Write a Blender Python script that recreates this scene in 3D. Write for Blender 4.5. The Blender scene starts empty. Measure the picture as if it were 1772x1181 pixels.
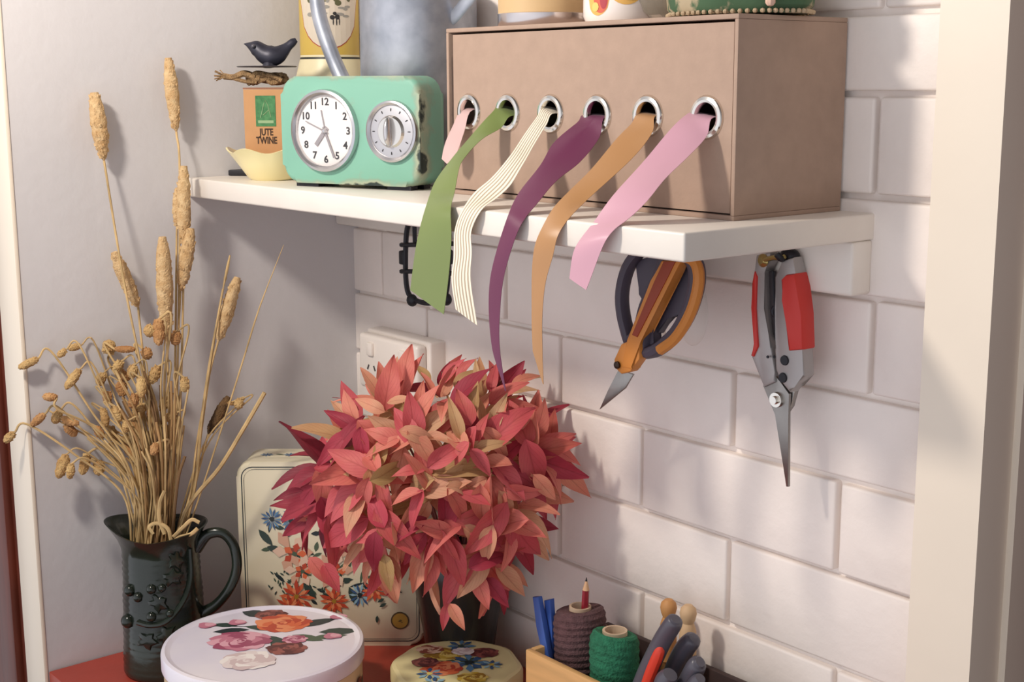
import bpy, bmesh, math, random
from mathutils import Vector, Matrix, noise

# ------------------------------------------------------------------ camera
F_PX, W, H = 2384.95, 1772, 1181
CAM = Vector((1.5177, -0.9766, 0.5506))
YAW, PIT, ROL = -0.8856, -0.1862, -0.0041
FW = Vector((math.sin(YAW)*math.cos(PIT), math.cos(YAW)*math.cos(PIT), math.sin(PIT)))
_r = Vector((math.cos(YAW), -math.sin(YAW), 0)); _u = _r.cross(FW)
RT = math.cos(ROL)*_r + math.sin(ROL)*_u
UP = -math.sin(ROL)*_r + math.cos(ROL)*_u
scene = bpy.context.scene
col = scene.collection
cd = bpy.data.cameras.new('camera'); cam = bpy.data.objects.new('camera', cd); col.objects.link(cam)
cd.sensor_width = 36; cd.sensor_fit = 'HORIZONTAL'; cd.lens = 36*F_PX/W; cd.clip_start = 0.02
m = Matrix((RT, UP, -FW)).transposed().to_4x4(); m.translation = CAM
cam.matrix_world = m
scene.camera = cam

# ------------------------------------------------------------------ light
world = bpy.data.worlds.new('world'); scene.world = world; world.use_nodes = True
wn = world.node_tree.nodes; wl = world.node_tree.links
bg = wn['Background']
tc = wn.new('ShaderNodeTexCoord'); vd = wn.new('ShaderNodeVectorMath'); vd.operation = 'DOT_PRODUCT'; rm = wn.new('ShaderNodeMapRange')
wl.new(tc.outputs['Generated'], vd.inputs[0]); vd.inputs[1].default_value = Vector((-0.05, -0.88, -0.45)).normalized()
wl.new(vd.outputs['Value'], rm.inputs['Value']); rm.inputs['From Min'].default_value = -0.15; rm.inputs['From Max'].default_value = 0.85
wr = wn.new('ShaderNodeValToRGB'); wl.new(rm.outputs[0], wr.inputs[0])   # ambient fill shaped to be bright from front and below, dim elsewhere
wr.color_ramp.elements[0].color = (0.14, 0.125, 0.12, 1); wr.color_ramp.elements[1].color = (0.96, 0.97, 1.04, 1)
wl.new(wr.outputs[0], bg.inputs['Color']); bg.inputs['Strength'].default_value = 1.05
ld = bpy.data.lights.new('room_lamp', 'POINT'); lamp = bpy.data.objects.new('room_lamp', ld); col.objects.link(lamp)
lamp.location = (0.40, -0.86, 0.94); ld.energy = 25; ld.shadow_soft_size = 0.05; ld.color = (1.0, 0.90, 0.79)
vs = scene.view_settings
vs.view_transform = 'Standard'; vs.look = 'None'; vs.gamma = 1; vs.exposure = 0.10; vs.use_curve_mapping = False

# ------------------------------------------------------------------ helpers
R = random.Random(7)
def ray(px, py): return FW + (px-W/2)/F_PX*RT + (H/2-py)/F_PX*UP
def onp(px, py, ax, v):
    d = ray(px, py); return CAM + d*((v-CAM[ax])/d[ax])
def PX(px, py, x): return onp(px, py, 0, x)
def PY(px, py, y): return onp(px, py, 1, y)
def PZ(px, py, z): return onp(px, py, 2, z)
def PD(px, py, d): return CAM + ray(px, py)*d
def clear(p, r=.006):
    """nudge a point of the grass out of the plaster wall, towards the room"""
    p = Vector(p)
    while p.x < r and p.y > -.446-r: p = CAM+(p-CAM)*.996
    return p
def dep(p): return (Vector(p)-CAM).dot(FW)

def lin(c):
    return tuple(((v/255)/12.92 if v/255 <= .04045 else ((v/255+.055)/1.055)**2.4) for v in c)
MATS = {}
def mat(name, rgb, rough=.5, metal=0, var=0, vscale=20, bump=0, bscale=60, rgb2=None, coat=0, sheen=0, thr=None, coords='Object', stretch=None, spec=None):
    if name in MATS: return MATS[name]
    m_ = bpy.data.materials.new(name); m_.use_nodes = True; MATS[name] = m_
    nt = m_.node_tree; n = nt.nodes; l = nt.links; b = n['Principled BSDF']
    c = (*lin(rgb), 1)
    b.inputs['Base Color'].default_value = c; b.inputs['Roughness'].default_value = rough; b.inputs['Metallic'].default_value = metal
    b.inputs['Coat Weight'].default_value = coat; b.inputs['Coat Roughness'].default_value = .08
    if spec is not None: b.inputs['Specular IOR Level'].default_value = spec
    if sheen: b.inputs['Sheen Weight'].default_value = sheen
    t = n.new('ShaderNodeTexCoord'); src = t.outputs[coords]
    if stretch:
        mp = n.new('ShaderNodeMapping'); mp.inputs['Scale'].default_value = stretch; l.new(src, mp.inputs[0]); src = mp.outputs[0]
    if var or rgb2:
        ns = n.new('ShaderNodeTexNoise'); ns.inputs['Scale'].default_value = vscale; ns.inputs['Detail'].default_value = 5
        l.new(src, ns.inputs['Vector'])
        rp = n.new('ShaderNodeValToRGB'); l.new(ns.outputs['Fac'], rp.inputs[0])
        lo, hi = thr or (.3, .7)
        rp.color_ramp.elements[0].position = lo; rp.color_ramp.elements[1].position = hi
        if rgb2: rp.color_ramp.elements[0].color = (*lin(rgb2), 1); rp.color_ramp.elements[1].color = c
        else:
            rp.color_ramp.elements[0].color = tuple(v*(1-var) for v in c[:3])+(1,); rp.color_ramp.elements[1].color = tuple(min(1, v*(1+var)) for v in c[:3])+(1,)
        l.new(rp.outputs[0], b.inputs['Base Color'])
    if bump:
        nb = n.new('ShaderNodeTexNoise'); nb.inputs['Scale'].default_value = bscale; nb.inputs['Detail'].default_value = 6
        l.new(src, nb.inputs['Vector'])
        bp = n.new('ShaderNodeBump'); bp.inputs['Strength'].default_value = bump; bp.inputs['Distance'].default_value = .004
        l.new(nb.outputs['Fac'], bp.inputs['Height']); l.new(bp.outputs[0], b.inputs['Normal'])
    return m_

def cr(pts, n=6):
    """Catmull-Rom through points"""
    P = [Vector(p) for p in pts]; P = [P[0]*2-P[1]]+P+[P[-1]*2-P[-2]]; out = []
    for i in range(1, len(P)-2):
        a, b, c, d = P[i-1:i+3]
        for k in range(n):
            t = k/n
            out.append(.5*((2*b)+(c-a)*t+(2*a-5*b+4*c-d)*t*t+(3*b-a-3*c+d)*t**3))
    out.append(P[-2].copy()); return out
def crs(vals, n=6): return [v.x for v in cr([(v, 0, 0) for v in vals], n)]

class MB:
    def __init__(s): s.b = bmesh.new(); s.mi = 0; s.uv = s.b.loops.layers.uv.new('UVMap')
    def face(s, vs, mi=None):
        try: f = s.b.faces.new(vs)
        except ValueError: return None
        f.material_index = s.mi if mi is None else mi; return f
    def poly(s, pts, mi=None): return s.face([s.b.verts.new(p) for p in pts], mi)
    def box(s, c, d, rz=0, bev=0, seg=2, mat_=None):
        M = (mat_ or Matrix.Translation(c) @ Matrix.Rotation(rz, 4, 'Z')) @ Matrix.Diagonal((*d, 1))
        r = bmesh.ops.create_cube(s.b, size=1, matrix=M)
        vs_ = r['verts']; fs = {f for v in vs_ for f in v.link_faces}
        for f in fs: f.material_index = s.mi
        if bev:
            es = list({e for v in vs_ for e in v.link_edges})
            rb = bmesh.ops.bevel(s.b, geom=es, offset=bev, segments=seg, affect='EDGES', profile=.5)
            for f in rb['faces']: f.material_index = s.mi
        return s
    def tube(s, path, r, n=8, caps=True, flat=None, up=None):
        P = [Vector(p) for p in path]; k = len(P)
        rs = r if isinstance(r, (list, tuple)) else [r]*k
        T = [(P[min(i+1, k-1)]-P[max(i-1, 0)]).normalized() for i in range(k)]
        u = Vector(up) if up else (Vector((0, 0, 1)) if abs(T[0].z) < .9 else Vector((1, 0, 0)))
        rings = []
        for i in range(k):
            u = (u - T[i]*u.dot(T[i]))
            if u.length < 1e-6: u = T[i].orthogonal()
            u.normalize(); v = T[i].cross(u)
            a, b = flat or (1, 1)
            rings.append([s.b.verts.new(P[i]+rs[i]*(math.cos(2*math.pi*j/n)*a*u+math.sin(2*math.pi*j/n)*b*v)) for j in range(n)])
        for i in range(k-1):
            for j in range(n): s.face([rings[i][j], rings[i][(j+1) % n], rings[i+1][(j+1) % n], rings[i+1][j]])
        if caps: s.face(rings[0][::-1]); s.face(rings[-1])
        return s
    def loop(s, path, r, n=8, flat=None, up=None):
        P = [Vector(p) for p in path]; k = len(P); rings = []
        rs = r if isinstance(r, (list, tuple)) else [r]*k
        U = Vector(up)
        for i in range(k):
            t = (P[(i+1) % k]-P[i-1]).normalized(); u = (U-t*U.dot(t)).normalized(); v = t.cross(u); a, b = flat or (1, 1)
            rings.append([s.b.verts.new(P[i]+rs[i]*(math.cos(2*math.pi*j/n)*a*u+math.sin(2*math.pi*j/n)*b*v)) for j in range(n)])
        for i in range(k):
            for j in range(n): s.face([rings[i][j], rings[i][(j+1) % n], rings[(i+1) % k][(j+1) % n], rings[(i+1) % k][j]])
        return s
    def lathe(s, prof, c=(0, 0, 0), n=40, M=None, fn=None, mis=None, closed=False):
        """prof: (radius, z); fn(r,z,ang)->Vector"""
        rings = []; M = M or Matrix.Translation(c)
        for r, z in prof:
            if r < 1e-6: rings.append([s.b.verts.new(M @ Vector((0, 0, z)))])
            else:
                ring = []
                for j in range(n):
                    a = 2*math.pi*j/n
                    p = fn(r, z, a) if fn else Vector((r*math.cos(a), r*math.sin(a), z))
                    ring.append(s.b.verts.new(M @ p))
                rings.append(ring)
        seq = list(range(len(rings)-1))
        pairs = [(rings[i], rings[i+1]) for i in seq]
        if closed: pairs.append((rings[-1], rings[0]))
        for i, (A, B) in enumerate(pairs):
            mi = mis[i] if mis else None
            for j in range(n):
                k2 = (j+1) % n
                if len(A) == 1 and len(B) == 1: continue
                if len(A) == 1: s.face([A[0], B[j], B[k2]], mi)
                elif len(B) == 1: s.face([A[j], A[k2], B[0]], mi)
                else: s.face([A[j], A[k2], B[k2], B[j]], mi)
        return s
    def prism(s, pts, off, bev=0, seg=2):
        """3-D polygon extruded by vector off"""
        off = Vector(off)
        A = [s.b.verts.new(p) for p in pts]; B = [s.b.verts.new(Vector(p)+off) for p in pts]
        fs = [s.face(A), s.face(B[::-1])]
        k = len(pts)
        for i in range(k): fs.append(s.face([A[i], B[i], B[(i+1) % k], A[(i+1) % k]]))
        if bev:
            es = [e for f in fs[:2] if f for e in f.edges]
            rb = bmesh.ops.bevel(s.b, geom=list(set(es)), offset=bev, segments=seg, affect='EDGES', profile=.5)
            for f in rb['faces']: f.material_index = s.mi
        return s
    def px_prism(s, pix, y, t, bev=0): return s.prism([PY(a, b, y) for a, b in pix], (0, t, 0), bev)
    def sphere(s, c, r, sc=(1, 1, 1), u=12, v=8, M=None):
        MM = Matrix.Translation(c) @ (M or Matrix()) @ Matrix.Diagonal((*sc, 1))
        rr = bmesh.ops.create_uvsphere(s.b, u_segments=u, v_segments=v, radius=r, matrix=MM)
        for f in {f for vv in rr['verts'] for f in vv.link_faces}: f.material_index = s.mi
        return s
    def strip(s, A, B, mi=None):
        va = [s.b.verts.new(p) for p in A]; vb = [s.b.verts.new(p) for p in B]
        L = 0
        for i in range(len(A)-1):
            dl = (Vector(A[i+1])-Vector(A[i])).length
            f = s.face([va[i], vb[i], vb[i+1], va[i+1]], mi)
            if f:
                for lp, uvv in zip(f.loops, ((0, L), (1, L), (1, L+dl), (0, L+dl))): lp[s.uv].uv = uvv
            L += dl
        return s
    def text(s, string, size, M, depth=.0003, align='CENTER', offset=0):
        cu = bpy.data.curves.new('lettering', 'FONT'); cu.body = string; cu.size = size; cu.align_x = align; cu.align_y = 'CENTER'
        cu.extrude = depth; cu.offset = offset; cu.resolution_u = 3
        o = bpy.data.objects.new('lettering', cu); col.objects.link(o); bpy.context.view_layer.update()
        me = bpy.data.meshes.new_from_object(o.evaluated_get(bpy.context.evaluated_depsgraph_get()))
        bpy.data.objects.remove(o); bpy.data.curves.remove(cu)
        vs_ = [s.b.verts.new(M @ v.co) for v in me.vertices]
        for p in me.polygons: s.face([vs_[i] for i in p.vertices])
        bpy.data.meshes.remove(me); return s
    def build(s, name, mats, parent=None, smooth=35, loc=None):
        if not isinstance(mats, (list, tuple)): mats = [mats]
        bm = s.b
        bmesh.ops.recalc_face_normals(bm, faces=bm.faces) if getattr(s, 'recalc', True) else None
        if parent is not None: bmesh.ops.transform(bm, matrix=wm(parent).inverted(), verts=bm.verts)
        elif loc is not None: bmesh.ops.translate(bm, vec=-Vector(loc), verts=bm.verts)
        for f in bm.faces: f.smooth = True
        bm.normal_update()
        for e in bm.edges:
            if len(e.link_faces) == 2: e.smooth = e.calc_face_angle(0) < math.radians(smooth)
        me = bpy.data.meshes.new(name); bm.to_mesh(me); bm.free()
        for mm in mats: me.materials.append(mm)
        o = bpy.data.objects.new(name, me); col.objects.link(o)
        if parent is not None: o.parent = parent
        elif loc is not None: o.location = loc
        return o

def wm(o):
    M = Matrix.LocRotScale(o.location, o.rotation_euler, o.scale)
    return wm(o.parent) @ M if o.parent else M
def tag(o, label, cat, group=None, kind=None):
    o['label'] = label; o['category'] = cat
    if group: o['group'] = group
    o['kind'] = kind or 'thing'
    return o
def thing(name, loc, label, cat, group=None):
    o = bpy.data.objects.new(name, None); o.empty_display_size = .02; col.objects.link(o); o.location = loc
    return tag(o, label, cat, group)
def struct(o): o['kind'] = 'structure'; return o

# ------------------------------------------------------------------ materials
white_brick = mat('painted_brick', (244, 235, 228), .55, var=.05, vscale=9, bump=.35, bscale=45)
plaster = mat('plaster', (210, 208, 210), .8, var=.03, vscale=5, bump=.12, bscale=70)
cream_paint = mat('cream_paint', (238, 226, 208), .45, var=.02, vscale=8, bump=.05)
white_paint = mat('white_shelf_paint', (232, 225, 216), .4, var=.03, vscale=15, bump=.08, bscale=90)
red_paint = mat('red_paint', (176, 66, 50), .45, var=.12, vscale=12, bump=.1)
dark_wood = mat('dark_red_wood', (96, 40, 24), .45, var=.25, vscale=12, stretch=(6, 6, 1))
kraft = mat('kraft_board', (168, 143, 126), .85, var=.05, vscale=60, bump=.08, bscale=300)
kraft_in = mat('kraft_edge', (150, 104, 74), .9)
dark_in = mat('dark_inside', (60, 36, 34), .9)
chrome = mat('polished_metal', (225, 220, 212), .16, 1)
steel = mat('steel', (150, 146, 142), .32, 1, var=.1, vscale=60)
black_iron = mat('black_iron', (38, 38, 44), .5, .3, bump=.15, bscale=120)
straw = mat('straw', (196, 166, 116), .75, var=.30, vscale=40)
straw_dk = mat('seed_head', (222, 192, 146), .95, var=.2, vscale=120, bump=.5, bscale=500, rgb2=(192, 154, 106))
seed_small = mat('bunny_tail', (214, 182, 126), .95, var=.3, vscale=60, bump=.6, bscale=500, rgb2=(182, 140, 88))
seed_rust = mat('rusty_head', (206, 160, 108), .95, var=.3, vscale=70, bump=.6, bscale=500, rgb2=(166, 116, 70))
seed_dark = mat('dark_seed_head', (132, 100, 62), .95, rgb2=(70, 50, 34), vscale=90, bump=.9, bscale=300)

# ------------------------------------------------------------------ setting
SH, SD, ST, SL = 0.44, 0.234, 0.0225, 0.8116     # shelf top, depth, thickness, length
BZ = -0.1256                                     # bench top
FLOOR = -0.90
b = MB(); b.box((.6, -.8, FLOOR-.02), (3.4, 2.6, .04)); struct(b.build('floor', mat('timber_floor', (120, 86, 62), .5, var=.2, vscale=6)))
# brick wall: separate bevelled bricks over a recessed mortar bed, one mesh
b = MB()
b.box((.46, .0555, .375), (.96, .1, 2.55))
zl = [1.65, 1.562, 1.475, 1.388, 1.301, 1.214, 1.127, 1.04, .953, .866, .7793, .6927, .606, .5195, .4535, .3669, .2802, .2007, .1119, .0229, -.064, -.151, -.238, -.325, -.412, -.499, -.586, -.673, -.76, -.847, -.9]
zl[13] = .5395
offs = {14: .065, 15: .16, 16: .037, 17: .158, 18: .04}
for i in range(len(zl)-1):
    zt, zb_ = zl[i], zl[i+1]
    k = i-0
    # rows between zl[15] (=L0) and below carry measured perpends
    o0 = {15: .065, 16: .16, 17: .037, 18: .158, 19: .040, 14: .165}.get(i, .06 if i % 2 else .165)
    xs = [-.02] + [o0+.2495*j for j in range(-1, 5) if o0+.2495*j > .015] + [1.0]
    xs = [min(x_, .94) for x_ in xs]
    for x0, x1 in zip(xs[:-1], xs[1:]):
        if x1-x0 < .02: continue
        g = .0027; dy = R.uniform(-.0012, .0012)
        cz = (zt+zb_)/2; hz = zt-zb_-2*g
        b.box(((x0+x1)/2, .004+dy, cz+R.uniform(-.0006, .0006)), (x1-x0-2*g, .014, hz), bev=.0028, seg=3)
struct(b.build('wall_back', white_brick))
b = MB(); b.box((-.0285, -.170, .375), (.057, .540, 2.55)); struct(b.build('wall_left', [plaster]))
b = MB(); b.box((-.0285, -.4425, .375), (.0605, .005, 2.55), bev=.0015); struct(b.build('trim_1', cream_paint))
b = MB(); b.box((-.36, -.425, .05), (.6, .035, 1.9)); b.box((-.1, -.446, .05), (.05, .012, 1.9), bev=.003); struct(b.build('door_1', dark_wood))
b = MB()
b.prism([Vector((x, y, FLOOR)) for x, y in ((.886, .12), (.886, -.035), (.945, -.035), (.945, .008), (.951, .008), (.951, .12))], (0, 0, 2.55), bev=0)
struct(b.build('trim_2', cream_paint, smooth=20))

b = MB(); b.box((1.115, .05, .375), (.06, .24, 2.55)); struct(b.build('side_light_blocker', dark_wood))  # unseen block added to keep light off the post's right side
# bench
bench = thing('workbench', (.44, -.22, FLOOR), 'red painted bench top under the round tins at the foot of the brick wall', 'bench')
b = MB(); b.box((.443, -.222, BZ-.0125), (.882, .436, .025), bev=.002); b.build('bench_top', red_paint, bench)
b = MB(); b.box((.443, -.225, (BZ-.025+FLOOR)/2), (.86, .40, BZ-.025-FLOOR)); b.build('cabinet_body', mat('dark_cabinet', (70, 34, 28), .6), bench)

# shelf
shelf = thing('wall_shelf', (SL/2, -SD/2, SH-ST), 'white painted wooden shelf board fixed across the brick wall under the clock and box', 'shelf')
b = MB(); b.box((SL/2+.0005, -SD/2-.0005, SH-ST/2), (SL-.001, SD-.001, ST), bev=.0022, seg=3); b.build('board', white_paint, shelf)
b = MB(); b.box((SL/2, -.0165, (.371+SH-ST)/2), (SL-.002, .027, SH-ST-.371), bev=.003, seg=3); b.build('wall_batten', white_paint, shelf)

# ------------------------------------------------------------------ ribbon box
bx0, bx1, by0, by1, bzt = .3957, .7777, -.1424, -.006, .6022
box = thing('ribbon_box', ((bx0+bx1)/2, (by0+by1)/2, SH), 'brown cardboard box with a row of six metal eyelets standing on the white shelf', 'box')
t = .004
b = MB()
cy, dy = (by0+by1)/2, by1-by0
b.box(((bx0+bx1)/2, cy, SH+t/2), (bx1-bx0, dy, t), bev=.0008)
b.box(((bx0+bx1)/2, cy, bzt-t/2), (bx1-bx0, dy, t), bev=.0008)
for x in (bx0+t/2, bx1-t/2): b.box((x, cy, (SH+bzt)/2), (t, dy, bzt-SH-2*t), bev=.0006)
b.box(((bx0+bx1)/2, by1-t/2, (SH+bzt)/2), (bx1-bx0-2*t, t, bzt-SH-2*t))
b.build('sleeve', kraft, box)
# front panel with six real holes
fx0, fx1, fz0, fz1, fy = bx0+.0085, bx1-.0062, SH+.0055, bzt-.0062, by0+.0022
gz = .5214; gx = [.4295, .4897, .5517, .6146, .6771, .7444]; gr = .0125
b = MB(); bounds = [fx0]+[(gx[i]+gx[i+1])/2 for i in range(5)]+[fx1]
N = 32
def hole_cell(x0, x1, cx, y):
    ring = [b.b.verts.new((cx+gr*math.cos(2*math.pi*j/N), y, gz+gr*math.sin(2*math.pi*j/N))) for j in range(N)]
    h = .017
    sq = []
    for j in range(N):
        a = 2*math.pi*j/N; c, s = math.cos(a), math.sin(a); k = h/max(abs(c), abs(s))
        sq.append(b.b.verts.new((cx+k*c, y, gz+k*s)))
    for j in range(N): b.face([ring[j], ring[(j+1) % N], sq[(j+1) % N], sq[j]])
    for (xa, xb, za, zb2) in ((x0, cx-h, fz0, fz1), (cx+h, x1, fz0, fz1), (cx-h, cx+h, fz0, gz-h), (cx-h, cx+h, gz+h, fz1)):
        b.poly([(xa, y, za), (xb, y, za), (xb, y, zb2), (xa, y, zb2)])
    return ring
for i, cx in enumerate(gx):
    r1 = hole_cell(bounds[i], bounds[i+1], cx, fy); r2 = hole_cell(bounds[i], bounds[i+1], cx, fy+.003)
    for j in range(N): b.face([r1[j], r2[j], r2[(j+1) % N], r1[(j+1) % N]])
for za, zb2 in ((fz0, fz0), (fz1, fz1)): b.poly([(fx0, fy, za), (fx1, fy, za), (fx1, fy+.003, za), (fx0, fy+.003, za)])
for xa in (fx0, fx1): b.poly([(xa, fy, fz0), (xa, fy, fz1), (xa, fy+.003, fz1), (xa, fy+.003, fz0)])
b.build('front_panel', kraft, box, smooth=20)
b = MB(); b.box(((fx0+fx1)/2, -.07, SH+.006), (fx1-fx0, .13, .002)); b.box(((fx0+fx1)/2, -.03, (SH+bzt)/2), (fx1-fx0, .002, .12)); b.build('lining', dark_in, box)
for cx in gx:
    b = MB(); M = Matrix.Translation((cx, fy, gz)) @ Matrix.Rotation(math.pi/2, 4, 'X')
    b.lathe([(.0114, -.002), (.0114, .0012), (.0122, .0026), (.0142, .0032), (.0166, .0024), (.0180, .0004), (.0180, 0), (.0125, 0)], M=M, n=48, closed=True)
    b.build('eyelet', chrome, box)

# ------------------------------------------------------------------ ribbons
def ribbon_mat(name, rgb, stripes=None, rough=.38):
    m_ = bpy.data.materials.new(name); m_.use_nodes = True; nt = m_.node_tree; n = nt.nodes; l = nt.links; p = n['Principled BSDF']
    p.inputs['Roughness'].default_value = rough; p.inputs['Anisotropic'].default_value = .6; p.inputs['Sheen Weight'].default_value = .15
    p.inputs['Base Color'].default_value = (*lin(rgb), 1)
    t_ = n.new('ShaderNodeTexCoord')
    if stripes:
        sp = n.new('ShaderNodeSeparateXYZ'); l.new(t_.outputs['UV'], sp.inputs[0])
        mu = n.new('ShaderNodeMath'); mu.operation = 'MULTIPLY'; mu.inputs[1].default_value = 6.5*2*math.pi; l.new(sp.outputs['X'], mu.inputs[0])
        sn = n.new('ShaderNodeMath'); sn.operation = 'SINE'; l.new(mu.outputs[0], sn.inputs[0])
        rp = n.new('ShaderNodeValToRGB'); rp.color_ramp.elements[0].position = .25; rp.color_ramp.elements[1].position = .5
        mr = n.new('ShaderNodeMapRange'); mr.inputs['From Min'].default_value = -1; l.new(sn.outputs[0], mr.inputs[0]); l.new(mr.outputs[0], rp.inputs[0])
        rp.color_ramp.elements[0].color = (*lin(stripes), 1); rp.color_ramp.elements[1].color = (*lin(rgb), 1); l.new(rp.outputs[0], p.inputs['Base Color'])
        bp = n.new('ShaderNodeBump'); bp.inputs['Strength'].default_value = .4; bp.inputs['Distance'].default_value = .001; l.new(mr.outputs[0], bp.inputs['Height']); l.new(bp.outputs[0], p.inputs['Normal'])
    else:
        wv = n.new('ShaderNodeTexWave'); wv.inputs['Scale'].default_value = 260; l.new(t_.outputs['UV'], wv.inputs[0])
        bp = n.new('ShaderNodeBump'); bp.inputs['Strength'].default_value = .04; bp.inputs['Distance'].default_value = .0005; l.new(wv.outputs['Fac'], bp.inputs['Height']); l.new(bp.outputs[0], p.inputs['Normal'])
    return m_
def ribbon(name, pairs, m_, label, cx, tip=None):
    A = [PY(*a, y) for a, c, y in pairs]; B = [PY(*c, y) for a, c, y in pairs]
    # roll end inside the box
    s0 = [Vector((cx-.009, -.05, gz-.004)), Vector((cx-.009, -.10, gz-.001))]; s1 = [Vector((cx+.009, -.05, gz-.012)), Vector((cx+.009, -.10, gz-.010))]
    A = s0+A; B = s1+B
    A = cr(A, 5); B = cr(B, 5)
    if tip: tp = PY(*tip[:2], tip[2]); A.append(tp+Vector((-.0004, 0, 0))); B.append(tp+Vector((.0004, 0, 0)))
    b = MB()
    # cross-section bow: three strips across, slight camber
    k = 6; cols = []
    for j in range(k+1):
        t_ = j/k; cols.append([a.lerp(c, t_) + Vector((0, -1, .35)).normalized()*((c-a).length*(.025*math.sin(math.pi*t_)+.030*math.sin(q*.45+2.2*t_))) for q, (a, c) in enumerate(zip(A, B))])
    vs_ = [[b.b.verts.new(p) for p in cl] for cl in cols]
    for j in range(k):
        L = 0
        for i in range(len(A)-1):
            d = (A[i+1]-A[i]).length
            f = b.face([vs_[j][i], vs_[j+1][i], vs_[j+1][i+1], vs_[j][i+1]])
            if f:
                for lp, uvv in zip(f.loops, ((j/k, L), ((j+1)/k, L), ((j+1)/k, L+d), (j/k, L+d))): lp[b.uv].uv = uvv
            L += d
    loc = A[len(A)//2]
    o = b.build(name, m_, None, 80, loc=loc)
    sm = o.modifiers.new('thickness', 'SOLIDIFY'); sm.thickness = .0004; sm.offset = 0
    es = o.modifiers.new('crisp_edges', 'EDGE_SPLIT'); es.split_angle = math.radians(40)
    return tag(o, label, 'ribbon')
ribbon('ribbon', [((803, 187), (820, 190), -.136), ((781, 225), (804, 228), -.150), ((768, 258), (788, 268), -.162), ((764, 275), (774, 284), -.166)],
       ribbon_mat('pale_pink_satin', (206, 172, 168)), 'short pale pink ribbon end poking from the leftmost eyelet of the box', gx[0])
ribbon('ribbon', [((868, 182), (889, 200), -.136), ((850, 197), (868, 221), -.150), ((815, 236), (833, 241), -.172), ((788, 266), (804, 274), -.195), ((765, 298), (793, 298), -.21), ((747, 328), (785, 335), -.225), ((735, 360), (782, 362), -.240), ((724, 418), (780, 420), -.247), ((709, 502), (767, 544), -.248)],
       ribbon_mat('green_satin', (116, 132, 72), rough=.32), 'green satin ribbon twisted near the box and widening to a slanted end', gx[1])
ribbon('ribbon', [((943, 184), (962, 196), -.136), ((928, 205), (946, 216), -.150), ((902, 242), (924, 250), -.168), ((880, 272), (906, 285), -.187), ((850, 310), (886, 317), -.203), ((818, 337), (858, 343), -.219), ((798, 365), (834, 365), -.237), ((788, 400), (815, 402), -.243), ((785, 440), (816, 440), -.247), ((781, 480), (816, 487), -.248), ((790, 536), (825, 563), -.249)],
       ribbon_mat('white_elastic', (244, 234, 214), stripes=(176, 160, 138), rough=.7), 'white ribbed elastic band with fine stripes hanging over the shelf edge', gx[2])
ribbon('ribbon', [((1012, 197), (1050, 202), -.136), ((999, 213), (1038, 238), -.150), ((957, 250), (1002, 280), -.175), ((933, 287), (968, 310), -.195), ((900, 333), (938, 342), -.217), ((879, 374), (907, 379), -.238), ((863, 420), (890, 420), -.243), ((849, 484), (870, 488), -.246), ((846, 547), (864, 555), -.247), ((851, 599), (865.5, 605), -.248), ((861, 636), (869, 638), -.248)],
       ribbon_mat('maroon_satin', (104, 40, 74)), 'maroon plum ribbon curving down to a long thin point above the red leaves', gx[3], (875, 677, -.248))
ribbon('ribbon', [((1107, 194), (1138, 200), -.136), ((1092, 216), (1130, 228), -.15), ((1062, 247), (1100, 266), -.168), ((1020, 295), (1055, 312), -.192), ((985, 332), (1012, 350), -.213), ((955, 364), (988, 373), -.230), ((938, 393), (968, 405), -.240), ((926, 429), (957, 440), -.245), ((920, 481), (944, 488), -.246), ((920, 544), (939, 552), -.247), ((922.6, 608), (938.5, 620), -.248)],
       ribbon_mat('gold_satin', (176, 130, 84), rough=.34), 'golden orange ribbon hanging straight to a thin pointed tip', gx[4], (940, 665, -.248))
ribbon('ribbon', [((1203, 194), (1237, 203), -.136), ((1183, 203), (1224, 235), -.150), ((1145, 243), (1192, 268), -.170), ((1109, 283), (1157, 305), -.19), ((1070, 330), (1125, 342), -.212), ((1035, 374), (1088, 377), -.228), ((1010, 405), (1061, 402), -.240), ((994, 437), (1039, 435), -.246), ((985, 482), (1014, 502), -.248)],
       ribbon_mat('pink_satin', (204, 156, 172)), 'wide rose pink ribbon from the rightmost eyelet with a cut end', gx[5])

# ------------------------------------------------------------------ power outlet
outlet = thing('power_outlet', (.13, 0, .168), 'white double power outlet on a mounting block in the brick corner behind the red leaves', 'outlet')
white_plastic = mat('white_plastic', (238, 230, 222), .35)
b = MB(); b.box((.131, -.0135, .2055), (.138, .025, .075), bev=.003, seg=3); b.build('mounting_block', white_plastic, outlet)
b = MB(); b.box((.129, -.033, .2045), (.128, .016, .070), bev=.005, seg=3); b.build('faceplate', white_plastic, outlet)
for x in (.094, .164):
    b = MB(); b.box((x, -.0425, .222), (.013, .005, .017), bev=.002, seg=2); b.build('switch', white_plastic, outlet)
    b = MB(); b.mi = 0
    for dx, dz, an in ((-.007, 0, .5), (.007, 0, -.5), (0, -.013, 0)):
        b.box((0, 0, 0), (1, 1, 1), mat_=Matrix.Translation((x+dx, -.0412, .198+dz)) @ Matrix.Rotation(an, 4, 'Y') @ Matrix.Diagonal((.0022, .0008, .007, 1)))
    b.build('socket', mat('socket_dark', (60, 56, 54), .8), outlet)

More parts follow.
